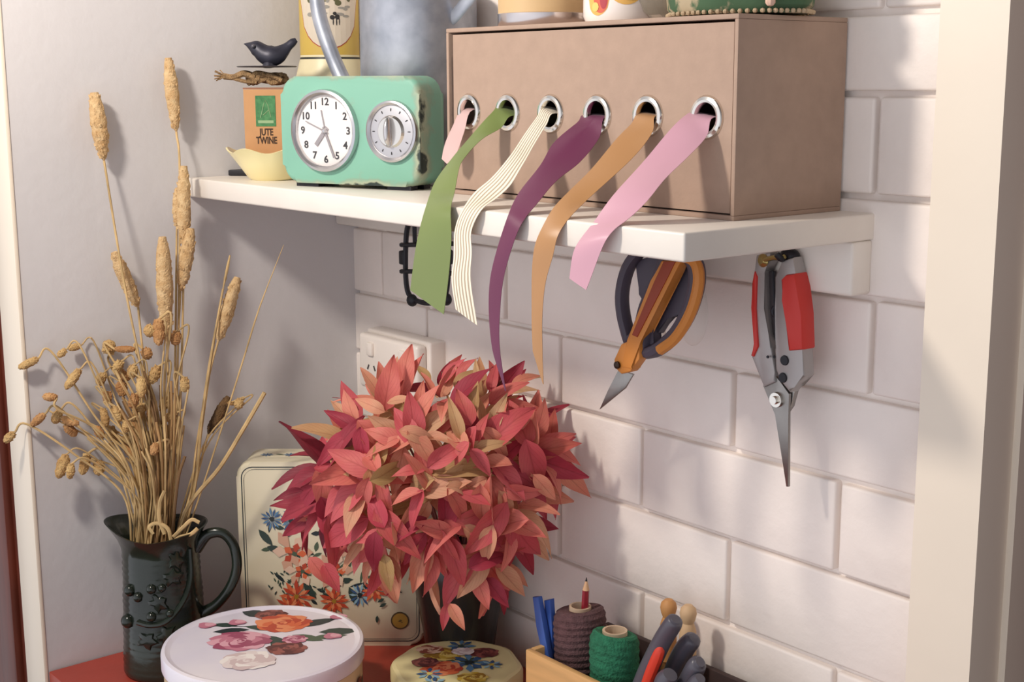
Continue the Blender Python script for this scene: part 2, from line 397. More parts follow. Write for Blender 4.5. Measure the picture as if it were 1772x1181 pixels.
# ------------------------------------------------------------------ black hanger frame
Y0 = -.036
hang = thing('wire_hanger', PY(738, 400, -.01), 'black wire frame with small clips hanging below the shelf behind the green ribbon', 'hanger')
b = MB()
pp = [(718, 388), (706, 391), (702, 430), (703, 490), (712, 515), (740, 525), (768, 515), (775, 480), (776, 430), (772, 395)]
b.tube(cr([PY(x, y, Y0) for x, y in pp], 5), .0032, 8)
b.tube([PY(717, 388, Y0), PY(718, 424, Y0)], .0026, 6)
b.build('loop', black_iron, hang)
b = MB()
for a, c in (((694, 424), (722, 424)), ((694, 470), (716, 470)), ((768, 422), (784, 422)), ((772, 470), (782, 474))): b.tube([PY(*a, Y0-.002), PY(*c, Y0-.002)], .0028, 6)
b.build('crossbar', black_iron, hang)
for x, y in ((698, 446), (776, 445)):
    b = MB(); b.box(PY(x, y, Y0), (.010, .008, .017), bev=.002); b.build('clip', black_iron, hang)
for x, y in ((713, 520), (772, 518)):
    b = MB(); b.sphere(PY(x, y, Y0-.001), .0085, (1, .7, .9)); b.build('knob', black_iron, hang)
b = MB(); b.tube([PY(718, 388, Y0), Vector(PY(718, 388, Y0))+Vector((0, .012, .002))], .003, 6); b.build('hook', black_iron, hang)

# ------------------------------------------------------------------ scissors
YS = -.085
grip_grey = mat('purple_grey_rubber', (78, 72, 86), .55, bump=.05)
orange_pl = mat('orange_plastic', (206, 132, 56), .5)
red_in = mat('brick_red_inlay', (150, 62, 36), .55)
sc = thing('scissors', PY(1150, 450, -.04), 'grey and orange handled snips hanging point down under the shelf corner', 'scissors')
b = MB(); b.px_prism([(1070, 640), (1096, 648), (1082, 672), (1037, 709), (1052, 676)], YS, .002, .0004); b.build('blade', steel, sc)
b = MB(); back = [(1090, 590), (1079, 545), (1077, 505), (1088, 462), (1112, 432), (1142, 424), (1150, 450), (1136, 490), (1118, 530), (1106, 575)]
b.loop(cr([PY(x, y, YS+.012) for x, y in back]+[PY(*back[0], YS+.012)], 4)[:-1], .0062, 10, flat=(1.2, 1), up=(0, 1, 0)); b.px_prism([(1098, 452), (1150, 436), (1142, 500), (1116, 530), (1104, 510), (1104, 470)], YS+.014, .008, .002)
b.build('handle', grip_grey, sc)
b = MB(); fr = [(1116, 610), (1138, 605), (1168, 580), (1192, 540), (1206, 490), (1202, 455), (1182, 442), (1162, 460), (1142, 505), (1124, 560)]
b.loop(cr([PY(x, y, YS) for x, y in fr]+[PY(*fr[0], YS)], 4)[:-1], .0068, 10, flat=(1.3, 1), up=(0, 1, 0))
b.px_prism([(1092, 605), (1112, 620), (1134, 606), (1128, 570), (1142, 520), (1160, 478), (1146, 470), (1120, 530)], YS-.002, .010, .002)
b.px_prism([(1130, 560), (1150, 478), (1170, 455), (1192, 462), (1194, 500), (1178, 548), (1154, 548), (1138, 578)], YS+.004, .010, .002)
h1 = b.build('handle', grip_grey, sc)
h1['label'] = 'larger front handle loop with orange edging'
b = MB(); b.tube(cr([PY(x, y, YS-.008) for x, y in [(1142, 606), (1170, 584), (1196, 540), (1209, 490), (1204, 456), (1182, 445), (1168, 456), (1152, 486)]], 5), .0052, 8, flat=(1, 1.0)); b.build('orange_trim', orange_pl, h1)
b = MB(); b.px_prism([(1143, 452), (1178, 452), (1168, 472), (1106, 590), (1094, 640), (1074, 636), (1084, 588), (1126, 486)], YS-.013, .012, .002); sp = b.build('spine', orange_pl, sc)
b = MB(); b.px_prism([(1148, 453), (1168, 453), (1156, 478), (1102, 584), (1093, 580), (1132, 488)], YS-.0140, .003, .0004); b.build('inlay', red_in, sp)
b = MB(); b.px_prism([(1092, 588), (1106, 586), (1106, 622), (1090, 644), (1074, 648), (1062, 636), (1062, 622), (1074, 596)], YS-.012, .012, .002); b.build('hub', orange_pl, sc)
b = MB(); c = PY(1069, 632, YS-.0125); b.lathe([(0, .003), (.002, .003), (.0035, .002), (.0036, 0)], M=Matrix.Translation(c) @ Matrix.Rotation(math.pi/2, 4, 'X'), n=16); b.build('pivot_screw', mat('dark_screw', (60, 44, 36), .4, .6), sc)
# wall hook holding them
hk = thing('adhesive_hook', PY(1208, 520, -.002), 'white adhesive wall hook behind the hanging orange snips', 'hook')
b = MB(); c = PY(1198, 540, -.003); b.sphere(c, .021, (1, .14, 1.6), 20, 12); b.build('backplate', white_plastic, hk)
b = MB(); c2 = PY(1196, 470, -.0); b.tube(cr([Vector((c.x, -.004, c.z+.012)), Vector((c.x+.004, -.03, c.z+.030)), Vector((c.x+.010, -.060, c.z+.040)), Vector((c.x+.010, -.068, c.z+.048))], 4), .0035, 8); b.build('peg', white_plastic, hk)

# ------------------------------------------------------------------ secateurs
YC = -.040
alu = mat('cast_aluminium', (176, 172, 170), .45, .55, var=.06, bump=.05)
grip_red = mat('red_grip', (206, 52, 44), .5, bump=.05)
se = thing('secateurs', PY(1345, 440, -.03), 'red handled grey pruning secateurs hanging point down beside the white post', 'secateurs')
b = MB(); b.px_prism([(1308, 442), (1332, 438), (1334, 452), (1320, 470), (1322, 535), (1327, 580), (1336, 602), (1340, 645), (1341, 662), (1321, 671), (1300, 618), (1308, 598), (1303, 532), (1304, 480)], YC-.004, .012, .002); hl = b.build('handle', alu, se)
b = MB(); b.px_prism([(1305, 470), (1309, 480), (1307, 535), (1311, 600), (1303, 618), (1299, 616), (1306, 596), (1300, 533), (1301, 490)], YC-.006, .014, .001); b.build('red_strip', grip_red, hl)
b = MB(); b.px_prism([(1352, 452), (1372, 446), (1376, 470), (1386, 540), (1388, 605), (1393, 652), (1372, 668), (1366, 680), (1350, 660), (1342, 640), (1340, 604), (1345, 590), (1341, 530), (1340, 480)], YC-.006, .014, .002); hr = b.build('handle', alu, se)
b = MB(); b.px_prism([(1350, 484), (1358, 476), (1374, 474), (1378, 500), (1386, 545), (1388, 606), (1363, 608), (1360, 560), (1353, 520)], YC-.009, .019, .0028); b.build('grip', grip_red, hr)
b = MB(); 
for (x, y) in ((1358, 624), (1355, 654)): b.lathe([(0, .0012), (.0042, .0012), (.0046, 0)], M=Matrix.Translation(PY(x, y, YC-.006)) @ Matrix.Rotation(math.pi/2, 4, 'X'), n=18)
for (x, y) in ((1329, 618), (1340, 618)): b.lathe([(0, .001), (.0012, .001), (.0014, 0)], M=Matrix.Translation(PY(x, y, YC-.006)) @ Matrix.Rotation(math.pi/2, 4, 'X'), n=10)
b.build('rivets', black_iron, hr)
b = MB(); b.px_prism([(1321, 470), (1338, 470), (1338, 530), (1344, 590), (1337, 602), (1328, 582), (1323, 535)], YC+.004, .004); b.build('gap_filler', mat('dark_gap', (84, 78, 80), .4, .6), se)  # dark sheet standing in for the dark gap between the handles
b = MB(); b.tube(cr([PY(x, y, YC-.003) for x, y in [(1346, 527), (1338, 534), (1338, 545), (1346, 549)]], 4), .0018, 8); b.tube([PY(1338, 470, YC-.004), PY(1341, 540, YC-.004), PY(1344, 595, YC-.004)], .0012, 6); b.build('catch', black_iron, se)
b = MB(); b.px_prism([(1320, 668), (1342, 650), (1352, 664), (1366, 682), (1364, 720), (1364, 843), (1360, 843), (1342, 718)], YC-.002, .003, .0006); b.build('blade', steel, se)
b = MB(); b.px_prism([(1348, 655), (1364, 660), (1378, 668), (1368, 705), (1361, 715), (1357, 690)], YC+.002, .006, .001); b.build('counter_blade', steel, se)
b = MB(); b.lathe([(0, .006), (.0035, .006), (.0038, .003), (.0066, .003), (.007, 0)], M=Matrix.Translation(PY(1345, 692, YC-.002)) @ Matrix.Rotation(math.pi/2, 4, 'X'), n=20); b.build('pivot_nut', chrome, se)
b = MB(); b.tube(cr([PY(x, y, YC-.006) for x, y in [(1322, 450), (1340, 446), (1352, 448), (1358, 444)]], 4), .0022, 8); b.lathe([(0, .004), (.003, .004), (.006, .001), (.006, 0)], M=Matrix.Translation(PY(1321, 451, YC-.004)) @ Matrix.Rotation(math.pi/2, 4, 'X'), n=18); b.build('spring', mat('brass', (190, 170, 110), .3, .9), se)
kh = thing('wall_hook', PY(1366, 446, -.03), 'small black hook on the shelf batten holding the secateurs', 'hook')
b = MB(); b.sphere(PY(1367, 443, -.036), .0085, (1.2, .8, .8)); b.tube(cr([PY(1364, 446, -.032), PY(1352, 448, -.048), PY(1344, 440, -.052)], 4), .003, 8); b.build('hook_body', black_iron, kh)

# ------------------------------------------------------------------ clock
CL = Vector((.362, -.152, SH)); th = math.radians(20)
CW, CH, CDp = .181, .117, .044
cu_ = Vector((math.cos(th), math.sin(th), 0)); cn = Vector((math.sin(th), -math.cos(th), 0))
org = CL - cu_*CW          # left front bottom corner
clock = thing('table_clock', org+cu_*CW/2-cn*CDp/2, 'worn mint green table clock with round dial and timer knob on the white shelf', 'clock')
def mint():
    m_ = mat('chipped_mint_paint', (146, 214, 184), .55, bump=.12, bscale=40)
    nt = m_.node_tree; n = nt.nodes; l = nt.links; p = n['Principled BSDF']
    t_ = n.new('ShaderNodeTexCoord'); sp = n.new('ShaderNodeSeparateXYZ'); l.new(t_.outputs['Generated'], sp.inputs[0])
    def edge(axis, w):
        a = n.new('ShaderNodeMath'); a.operation = 'SUBTRACT'; a.inputs[1].default_value = .5; l.new(sp.outputs[axis], a.inputs[0])
        c_ = n.new('ShaderNodeMath'); c_.operation = 'ABSOLUTE'; l.new(a.outputs[0], c_.inputs[0])
        mr = n.new('ShaderNodeMapRange'); mr.inputs['From Min'].default_value = w; mr.inputs['From Max'].default_value = .5; l.new(c_.outputs[0], mr.inputs[0]); return mr.outputs[0]
    e = n.new('ShaderNodeMath'); e.operation = 'MAXIMUM'; l.new(edge('X', .44), e.inputs[0]); l.new(edge('Z', .43), e.inputs[1])
    ns = n.new('ShaderNodeTexNoise'); ns.inputs['Scale'].default_value = 38; ns.inputs['Detail'].default_value = 7; l.new(t_.outputs['Object'], ns.inputs['Vector'])
    ad = n.new('ShaderNodeMath'); ad.operation = 'MULTIPLY_ADD'; ad.inputs[1].default_value = .34; l.new(e.outputs[0], ad.inputs[0]); l.new(ns.outputs['Fac'], ad.inputs[2])
    r1 = n.new('ShaderNodeValToRGB'); l.new(ad.outputs[0], r1.inputs[0]); r1.color_ramp.interpolation = 'LINEAR'
    el = r1.color_ramp.elements; el[0].position = .60; el[0].color = (*lin((126, 180, 158)), 1); el[1].position = .93; el[1].color = (*lin((40, 52, 48)), 1)
    x1 = el.new(.70); x1.color = (*lin((136, 168, 146)), 1); x2 = el.new(.86); x2.color = (*lin((168, 176, 150)), 1)
    l.new(r1.outputs[0], p.inputs['Base Color']); return m_
def c_at(u, v, d=0): return org + cu_*u + Vector((0, 0, v)) + cn*d
z0c = .004
b = MB(); rr = .019; pts = []
for (cx, cz, a0) in ((CW-rr, CH-rr, 0), (rr, CH-rr, 90), (rr, rr+z0c, 180), (CW-rr, rr+z0c, 270)):
    for k in range(8):
        a = math.radians(a0+90*k/7); pts.append(c_at(cx+rr*math.cos(a), cz+rr*math.sin(a)))
b.prism(pts, -cn*CDp, bev=.006, seg=4); b.build('case', mint(), clock, 40)
b = MB()
for u_ in (.03, CW-.03):
    for d_ in (-.01, -CDp+.01): b.box((0, 0, 0), (1, 1, 1), mat_=Matrix.Translation(c_at(u_, .003, d_)) @ Matrix.Rotation(th, 4, 'Z') @ Matrix.Diagonal((.03, .012, .006, 1)))
b.build('feet', black_iron, clock)
def fm(u, v, d): # matrix with local z = clock face normal, x = right, y = up
    return Matrix((cu_, Vector((0, 0, 1)), cn)).transposed().to_4x4().__class__(((cu_.x, 0, cn.x, c_at(u, v, d).x), (cu_.y, 0, cn.y, c_at(u, v, d).y), (0, 1, 0, c_at(u, v, d).z), (0, 0, 0, 1)))
du, dv = .0605, .0600
DS = Matrix.Diagonal((.922, .922, 1, 1)); TS = Matrix.Diagonal((.945, .945, 1, 1))
silver = mat('brushed_silver', (200, 198, 200), .28, 1)
dial_w = mat('dial_white', (246, 240, 236), .5)
ink = mat('black_ink', (52, 50, 54), .7)
b = MB(); b.lathe([(.0405, .0002), (.0405, .004), (.0435, .0068), (.0465, .0058), (.0475, .001), (.0475, 0)], M=fm(du, dv, 0) @ DS, n=64, closed=True); b.build('bezel', silver, clock)
b = MB(); b.lathe([(0, .0008), (.0408, .0008), (.0408, 0)], M=fm(du, dv, 0) @ DS, n=64); dial = b.build('dial', dial_w, clock)
for k in range(1, 13):
    a = math.radians(90-30*k); b = MB(); b.text(str(k), .0118, fm(du, dv, .0012) @ DS @ Matrix.Translation((.0328*math.cos(a), .0328*math.sin(a), 0)) @ Matrix.Diagonal((1.05, 1, 1, 1)), .0001, offset=.00025)
    b.build('numeral', ink, dial)
hand_g = mat('hand_grey', (158, 152, 156), .4, .2)
def hand(ang, L, w, z, tail=.005):
    b = MB(); a = math.radians(ang); M = fm(du, dv, z) @ DS @ Matrix.Rotation(a, 4, 'Z')
    b.prism([M @ Vector(p) for p in ((-w/2, -tail, 0), (w/2, -tail, 0), (w/2, L, 0), (-w/2, L, 0))], cn*.0004); return b
hand(-220, .0215, .0050, .0018).build('hour_hand', hand_g, clock)
hand(-157, .033, .0026, .0024).build('minute_hand', hand_g, clock)
hand(68, .029, .0013, .0030).build('second_hand', hand_g, clock)
hand(12, .024, .0016, .0015).build('alarm_hand', hand_g, clock)
b = MB(); b.lathe([(0, .0045), (.002, .0043), (.0034, .003), (.0034, 0)], M=fm(du, dv, .0008) @ DS, n=20); b.build('hand_cap', silver, clock)
gm = bpy.data.materials.new('clear_glass'); gm.use_nodes = True; n = gm.node_tree.nodes; l = gm.node_tree.links
mx = n.new('ShaderNodeMixShader'); tr = n.new('ShaderNodeBsdfTransparent'); gl = n.new('ShaderNodeBsdfGlossy'); gl.inputs['Roughness'].default_value = .03
fr_ = n.new('ShaderNodeFresnel'); fr_.inputs[0].default_value = 1.45; l.new(fr_.outputs[0], mx.inputs[0]); l.new(tr.outputs[0], mx.inputs[1]); l.new(gl.outputs[0], mx.inputs[2]); l.new(mx.outputs[0], n['Material Output'].inputs['Surface'])
b = MB(); b.lathe([(0, .0078), (.012, .0075), (.026, .0066), (.041, .0048)], M=fm(du, dv, 0) @ DS, n=48); b.build('lens', gm, clock)
tu, tv = .1475, .0605
b = MB(); b.lathe([(.0285, .0004), (.0285, .0034), (.0310, .0052), (.0332, .0044), (.0340, .0006), (.0340, 0)], M=fm(tu, tv, 0) @ TS, n=56, closed=True); b.build('timer_ring', silver, clock)
b = MB(); b.lathe([(0, .0036), (.0185, .0036), (.0288, .0022), (.0288, 0)], M=fm(tu, tv, 0) @ TS, n=56); td = b.build('timer_plate', mat('satin_silver', (196, 194, 196), .42, .85), clock)
for k in range(12):
    a = math.radians(30*k); b = MB(); b.box((0, 0, 0), (1, 1, 1), mat_=fm(tu, tv, .0032) @ TS @ Matrix.Rotation(a, 4, 'Z') @ Matrix.Translation((.0235, 0, 0)) @ Matrix.Diagonal((.003, .0009, .0006, 1))); b.build('tick', ink, td)
b = MB(); b.lathe([(0, .0062), (.0155, .0060), (.0180, .0034)], M=fm(tu, tv, 0) @ TS, n=40); b.build('knob', chrome, clock)
b = MB(); b.sphere((0, 0, 0), 1, M=fm(tu, tv, .0065) @ TS @ Matrix.Diagonal((.0052, .0165, .0085, 1)), u=20, v=14); b.build('knob_grip', mat('knob_silver', (206, 203, 203), .22, .95), clock)

# ------------------------------------------------------------------ dish, twine, bird
dc = Vector((.0975, -.1715, SH))
cream_glaze = mat('cream_glaze', (240, 228, 176), .25, coat=.3)
def scal(r, z, a):
    k = max(0, (z-.012)/.024); rr_ = r*(1+.10*k*abs(math.cos(3*a+.4)))
    return Vector((rr_*math.cos(a), rr_*math.sin(a), z+.003*k*math.cos(6*a+.8)))
b = MB(); b.lathe([(0, 0), (.026, 0), (.030, .003), (.040, .018), (.049, .033), (.0498, .0345), (.0480, .035), (.038, .020), (.028, .007), (0, .006)], c=dc, n=72, fn=scal)
tag(b.build('lotus_dish', cream_glaze, loc=dc), 'pale yellow scalloped dish beneath the twine carton', 'dish')
dc2 = Vector((.028, -.14, SH))
b = MB(); b.prism([Vector((x, y, SH)) for x, y in ((.0075, -.183), (.050, -.150), (.050, -.105), (.0075, -.105))], (0, 0, .0075), bev=.0012); b.prism([Vector((x, y, SH+.007)) for x, y in ((.012, -.168), (.044, -.146), (.044, -.112), (.012, -.112))], (0, 0, .006), bev=.004)
tag(b.build('iron_weight', black_iron, loc=dc2), 'small black metal slab on the shelf end tucked under the yellow dish', 'weight')
va = math.radians(47); bu = Vector((math.cos(va), math.sin(va), 0)); bn = Vector((math.sin(va), -math.cos(va), 0))
tb = dc + Vector((0, 0, .0065)) - bu*.004; TW, TD, TH = .048, .036, .0965
twb = thing('twine_carton', tb, 'small brown carton printed JUTE TWINE standing in the yellow dish', 'carton')
carton = mat('carton_brown', (196, 146, 100), .8, var=.04, vscale=50)
M3 = Matrix.Translation(tb+Vector((0, 0, TH/2))) @ Matrix.Rotation(va, 4, 'Z')
b = MB(); b.box((0, 0, 0), (1, 1, 1), mat_=M3 @ Matrix.Diagonal((TW, TD, TH, 1))); b.build('carton_body', carton, twb)
b = MB()
for s in (-1, 1): b.box((0, 0, 0), (1, 1, 1), mat_=Matrix.Translation(tb+Vector((0, 0, TH+.0012))+bn*s*(TD/4)) @ Matrix.Rotation(va, 4, 'Z') @ Matrix.Diagonal((TW+.001, TD/2-.0006, .0012, 1)))
b.build('top_flap', mat('flap_brown', (150, 92, 58), .85), twb)
def tm(u, v): # carton front
    p = tb+bn*(TD/2+.0003)+bu*u+Vector((0, 0, v)); return Matrix(((bu.x, 0, bn.x, p.x), (bu.y, 0, bn.y, p.y), (0, 1, 0, p.z), (0, 0, 0, 1)))
pg = mat('print_green', (58, 112, 70), .8, rgb2=(84, 140, 90), vscale=220)
b = MB(); b.prism([tm(.001, .0555) @ Vector(p) for p in ((-.0115, -.0005, 0), (.0115, -.0005, 0), (.0115, .034, 0), (-.0115, .034, 0))], bn*.0002); b.build('green_panel', pg, twb)
b = MB()
pl = mat('print_light_green', (150, 176, 132), .8)
M = tm(.001, .0555); 
b.prism([M @ Vector(p) for p in ((-.009, .003, .0004), (.009, .003, .0004), (.009, .0062, .0004), (-.009, .0062, .0004))], bn*.0001)
b.tube([M @ Vector((x, y, .0004)) for x, y in ((-.006, .009), (-.002, .024), (0, .029), (.003, .023), (.006, .010))], .0004, 4)
b.tube([M @ Vector((x, y, .0004)) for x, y in ((-.003, .012), (.004, .018))], .0004, 4)
b.build('print_motif', pl, twb)
b = MB(); b.text('JUTE', .0108, tm(.001, .0482) @ Matrix.Diagonal((.70, 1, 1, 1)), .0001, offset=.0003); b.text('TWINE', .0108, tm(.001, .0388) @ Matrix.Diagonal((.70, 1, 1, 1)), .0001, offset=.0003); b.build('lettering', mat('print_dark', (66, 46, 34), .8), twb)
# twine knot
jute = mat('jute', (158, 126, 88), .95, var=.3, vscale=150, bump=.9, bscale=500)
top = tb+Vector((0, 0, TH+.0018))
tk = thing('twine_knot', top, 'knotted hank of brown jute twine with frayed end lying on the carton', 'twine')
def onb(u, v, n_=0): return top+bu*u+Vector((0, 0, v))+bn*n_
b = MB()
for k in range(17):
    a = [onb(-.018+R.uniform(-.006, .006), .004+R.uniform(0, .008), R.uniform(-.010, .012)), onb(-.006+R.uniform(-.005, .005), .010+R.uniform(-.002, .008), R.uniform(-.008, .012)),
         onb(.006+R.uniform(-.004, .006), .005+R.uniform(0, .010), R.uniform(-.008, .012)), onb(.018+R.uniform(-.004, .006), .006+R.uniform(0, .009), R.uniform(-.010, .012))]
    b.tube(cr(a, 5), .0026, 7)
b.build('hank', jute, tk)
b = MB(); b.tube(cr([onb(-.012, .012, .010), onb(-.024, .016, .012), onb(-.036, .012, .012), onb(-.048, .013, .010)], 5), crs([.0045, .0038, .0034, .0036], 5), 6)
b.tube(cr([onb(-.010, .006, .010), onb(-.022, .007, .012), onb(-.034, .010, .012), onb(-.046, .014, .010)], 5), .0022, 6); b.build('loose_end', jute, tk)
b = MB()
for k in range(14): b.tube([onb(-.046, .0135, .010), onb(-.056+R.uniform(-.003, .003), .012+R.uniform(-.006, .009), .010+R.uniform(-.004, .004))], .0007, 4)
b.build('frayed_tip', jute, tk)
# bird ornament
bz = top.z+.0225
bird = thing('bird_ornament', Vector((top.x, top.y, bz)), 'dark metal bird figure with raised tail on a thin plate above the twine', 'ornament')
iron_bl = mat('dark_pewter', (52, 52, 64), .42, .35, var=.2, vscale=60, bump=.12)
b = MB(); b.lathe([(0, 0), (.033, .0005), (.0345, .0012), (.033, .002), (0, .0022)], c=(top.x, top.y, bz), n=40); b.build('plate', iron_bl, bird)
bd = dep((top.x, top.y, bz))
bp = [(422, 76), (427, 77), (433, 79), (441, 82), (449, 87), (457, 93), (468, 97), (480, 95), (490, 88), (499, 80), (507, 73), (513, 69)]
br = [.6, 3, 7, 12.5, 14, 16.5, 18.5, 16.5, 12, 8, 7, 4]
b = MB(); b.tube(cr([PD(x, y, bd) for x, y in bp], 3), [v*bd/F_PX for v in crs(br, 3)], 16, up=tuple(-FW), flat=(.8, 1)); b.build('body', iron_bl, bird, 60)
b = MB(); b.tube([PD(465, 104, bd), Vector((PD(466, 116, bd).x, PD(466, 116, bd).y, bz+.001))], [.006, .008], 10); b.build('foot', iron_bl, bird)
b = MB(); b.sphere(PD(438, 80, bd-.0085), .0024); b.build('eye', mat('eye_grey', (96, 94, 100), .4, .4), bird)

# ------------------------------------------------------------------ tall picture tin
tc_ = Vector((.0505, -.062, SH)); 
ctin = thing('picture_canister', tc_, 'tall cream and yellow tin with an oval coach picture behind the green clock', 'tin')
cream_tin = mat('cream_tin', (226, 216, 178), .4)
yel_tin = mat('yellow_tin', (204, 174, 84), .4); blk_l = mat('black_line', (44, 46, 40), .5); grn_l = mat('green_line', (74, 112, 92), .5)
b = MB()
b.lathe([(0, 0), (.043, 0), (.043, .100), (.043, .104), (.0425, .112), (.0425, .1145), (.0365, .138), (.0358, .1405), (.0358, .143), (.0358, .30), (.030, .302), (0, .304)], c=tc_, n=56, mis=[0, 0, 3, 0, 2, 0, 2, 0, 1, 0, 0])
b.build('tin_body', [cream_tin, yel_tin, blk_l, grn_l], ctin)
fa = math.atan2(CAM.y-tc_.y, CAM.x-tc_.x)-.0
def on_cyl(c, r, u, v): return Vector((c.x+r*math.cos(fa+u/r), c.y+r*math.sin(fa+u/r), c.z+v))
def cyl_patch(b, c, r, u0, v0, pts, mi, steps=1):
    b.poly([on_cyl(c, r, u0+u, v0+v) for u, v in pts], mi)
def cyl_oval(b, c, r, u0, v0, ru, rv, mi):
    n_ = 12; prev = None
    for i in range(n_+1):
        u = -ru+2*ru*i/n_; h = rv*math.sqrt(max(0, 1-(u/ru)**2)); cur = (u, h)
        if prev: b.poly([on_cyl(c, r, u0+prev[0], v0-prev[1]), on_cyl(c, r, u0+u, v0-h), on_cyl(c, r, u0+u, v0+h), on_cyl(c, r, u0+prev[0], v0+prev[1])], mi)
        prev = cur
b = MB(); b.recalc = False
vc = .208
cyl_oval(b, tc_, .0360, .0, vc, .0425, .0585, 0); cyl_oval(b, tc_, .0362, 0, vc, .0415, .0572, 1)
for k in range(34): cyl_oval(b, tc_, .03635, R.uniform(-.026, .026), vc+R.uniform(-.006, .02), R.uniform(.002, .005), R.uniform(.002, .005), R.choice((2, 2, 4, 5)))
for k in range(12): cyl_oval(b, tc_, .03635, R.uniform(-.024, .024), vc-.014+R.uniform(-.008, .006), R.uniform(.003, .007), R.uniform(.0012, .0025), 4)
for u, v, ru, rv in ((.004, -.0215, .0032, .0026), (.010, -.021, .003, .003), (.007, -.017, .0024, .002), (-.006, -.020, .0036, .002), (-.010, -.016, .0016, .0026), (.009, -.027, .0007, .004), (.005, -.027, .0007, .0035), (.0125, -.0265, .0007, .004), (-.005, -.024, .0018, .0018), (-.009, -.024, .0018, .0018)): cyl_oval(b, tc_, .0365, u, vc+v, ru, rv, 3 if u > -.007 else 6)
b.build('oval_picture', [mat('print_red_ring', (168, 70, 48), .5), mat('print_beige', (212, 200, 182), .5), mat('print_moss', (92, 92, 62), .5), mat('print_black', (46, 44, 44), .5), mat('print_grey', (150, 146, 138), .5), mat('print_ochre', (190, 166, 80), .5), mat('print_rust', (120, 66, 50), .5)], ctin)

# ------------------------------------------------------------------ watering can
wc = Vector((.250, -.0715, SH))
can = thing('watering_can', wc, 'galvanised grey metal watering can standing behind the green clock', 'watering can')
galv = mat('galvanised', (196, 200, 210), .40, .55, rgb2=(138, 144, 156), vscale=24, thr=(.3, .72), bump=.06)
b = MB(); b.lathe([(0, .001), (.066, 0), (.0675, .002), (.0675, .005), (.066, .007), (.064, .20), (.0655, .203), (.0655, .206), (.062, .205), (0, .205)], c=wc, n=64); b.build('can_body', galv, can)
b = MB(); sp_ = [(Vector((wc.x-.055, wc.y-.028, SH+.05))), PD(592, 136, dep((.170, -.098, .56))), PD(566, 72, dep((.155, -.110, .59))), PD(551, 20, dep((.146, -.117, .62))), PD(545, -40, dep((.138, -.124, .66)))]
b.tube(cr(sp_, 6), crs([.013, .0092, .0088, .0086, .008], 6), 16); b.build('spout', galv, can)
b = MB(); b.tube(cr([Vector((wc.x+.052, wc.y+.0, SH+.175)), Vector((wc.x+.075, wc.y-.0, SH+.185)), Vector((wc.x+.11, wc.y+.01, SH+.23)), Vector((wc.x+.09, wc.y+.01, SH+.30)), Vector((wc.x+.02, wc.y, SH+.32)), Vector((wc.x-.03, wc.y, SH+.205))], 6), .005, 10, flat=(1.6, .6)); b.build('handle', galv, can)

# ------------------------------------------------------------------ things on top of the box
TB = bzt+.0001
p0 = PY(940, 20, -.088); c1 = Vector((p0.x, p0.y, TB))
cn1 = thing('coffee_canister', c1, 'round canister with tan wrapper and shiny steel base band on the cardboard box', 'canister')
r1 = .0435
b = MB(); b.lathe([(0, 0), (r1, 0), (r1+.0006, .001), (r1+.0006, .012), (r1, .0125)], c=c1, n=56); b.build('base_band', mat('shiny_tin', (214, 206, 204), .2, 1), cn1)
b = MB(); b.lathe([(r1, .0125), (r1, .11), (0, .112)], c=c1, n=56); b.build('canister_body', mat('tan_wrap', (204, 172, 126), .55, var=.05), cn1)
p0 = PY(1078, 20, -.088); c2_ = Vector((p0.x, p0.y, TB))
mug = thing('fruit_mug', c2_, 'white china mug painted with peaches standing on the cardboard box', 'mug')
rm_ = .036
china = mat('white_china', (244, 236, 230), .22, coat=.3)
b = MB(); b.lathe([(0, 0), (rm_*.93, 0), (rm_, .006), (rm_, .085), (rm_-.0025, .087), (rm_-.004, .085), (rm_-.005, .010), (0, .008)], c=c2_, n=56); b.build('mug_body', china, mug)
fa_keep = fa; fa = math.atan2(CAM.y-c2_.y, CAM.x-c2_.x)
b = MB(); b.recalc = False
for (u, v, ru, rv, mi) in ((-.024, .020, .012, .0145, 0), (-.021, .020, .008, .0125, 1), (-.018, .021, .004, .010, 2), (-.027, .013, .004, .004, 3), (.003, .027, .015, .0125, 0), (.006, .028, .011, .010, 3), (-.001, .030, .008, .007, 1), (.020, .036, .012, .009, 4), (-.010, .036, .010, .006, 4)):
    cyl_oval(b, c2_, rm_+.0002+.0001*mi+.00005*len(b.b.faces)/12, u, v, ru, rv, mi)
b.build('fruit_print', [mat('peach', (226, 176, 92), .3), mat('peach_red', (206, 96, 70), .3), mat('peach_crimson', (170, 52, 62), .3), mat('peach_yellow', (234, 196, 110), .3), mat('fruit_leaf', (104, 124, 70), .3)], mug)
# glass bowl and floral basket
p0 = PY(1150, 14, -.080); c3 = Vector((p0.x+.004, p0.y, TB))
gb = bpy.data.materials.new('patterned_glass'); gb.use_nodes = True; n = gb.node_tree.nodes; l = gb.node_tree.links; pb = n['Principled BSDF']
pb.inputs['Base Color'].default_value = (*lin((186, 178, 164)), 1); pb.inputs['Roughness'].default_value = .15; pb.inputs['Transmission Weight'].default_value = .6; pb.inputs['Alpha'].default_value = .85
b = MB(); b.lathe([(0, 0), (.012, 0), (.020, .008), (.030, .030), (.031, .030), (.0212, .008), (.012, .0015), (0, .0015)], c=c3, n=40)
tag(b.build('glass_bowl', gb, loc=c3), 'small patterned glass bowl between the fruit mug and the floral basket', 'bowl')
p0 = PY(1278, 14, -.078); c4 = Vector((p0.x, p0.y, TB))
bk = thing('floral_basket', c4, 'green floral fabric basket with stitched lace edge on top of the cardboard box', 'basket')
flor = mat('floral_cloth', (70, 98, 70), .9, rgb2=(176, 160, 132), vscale=42, thr=(.42, .5), bump=.2)
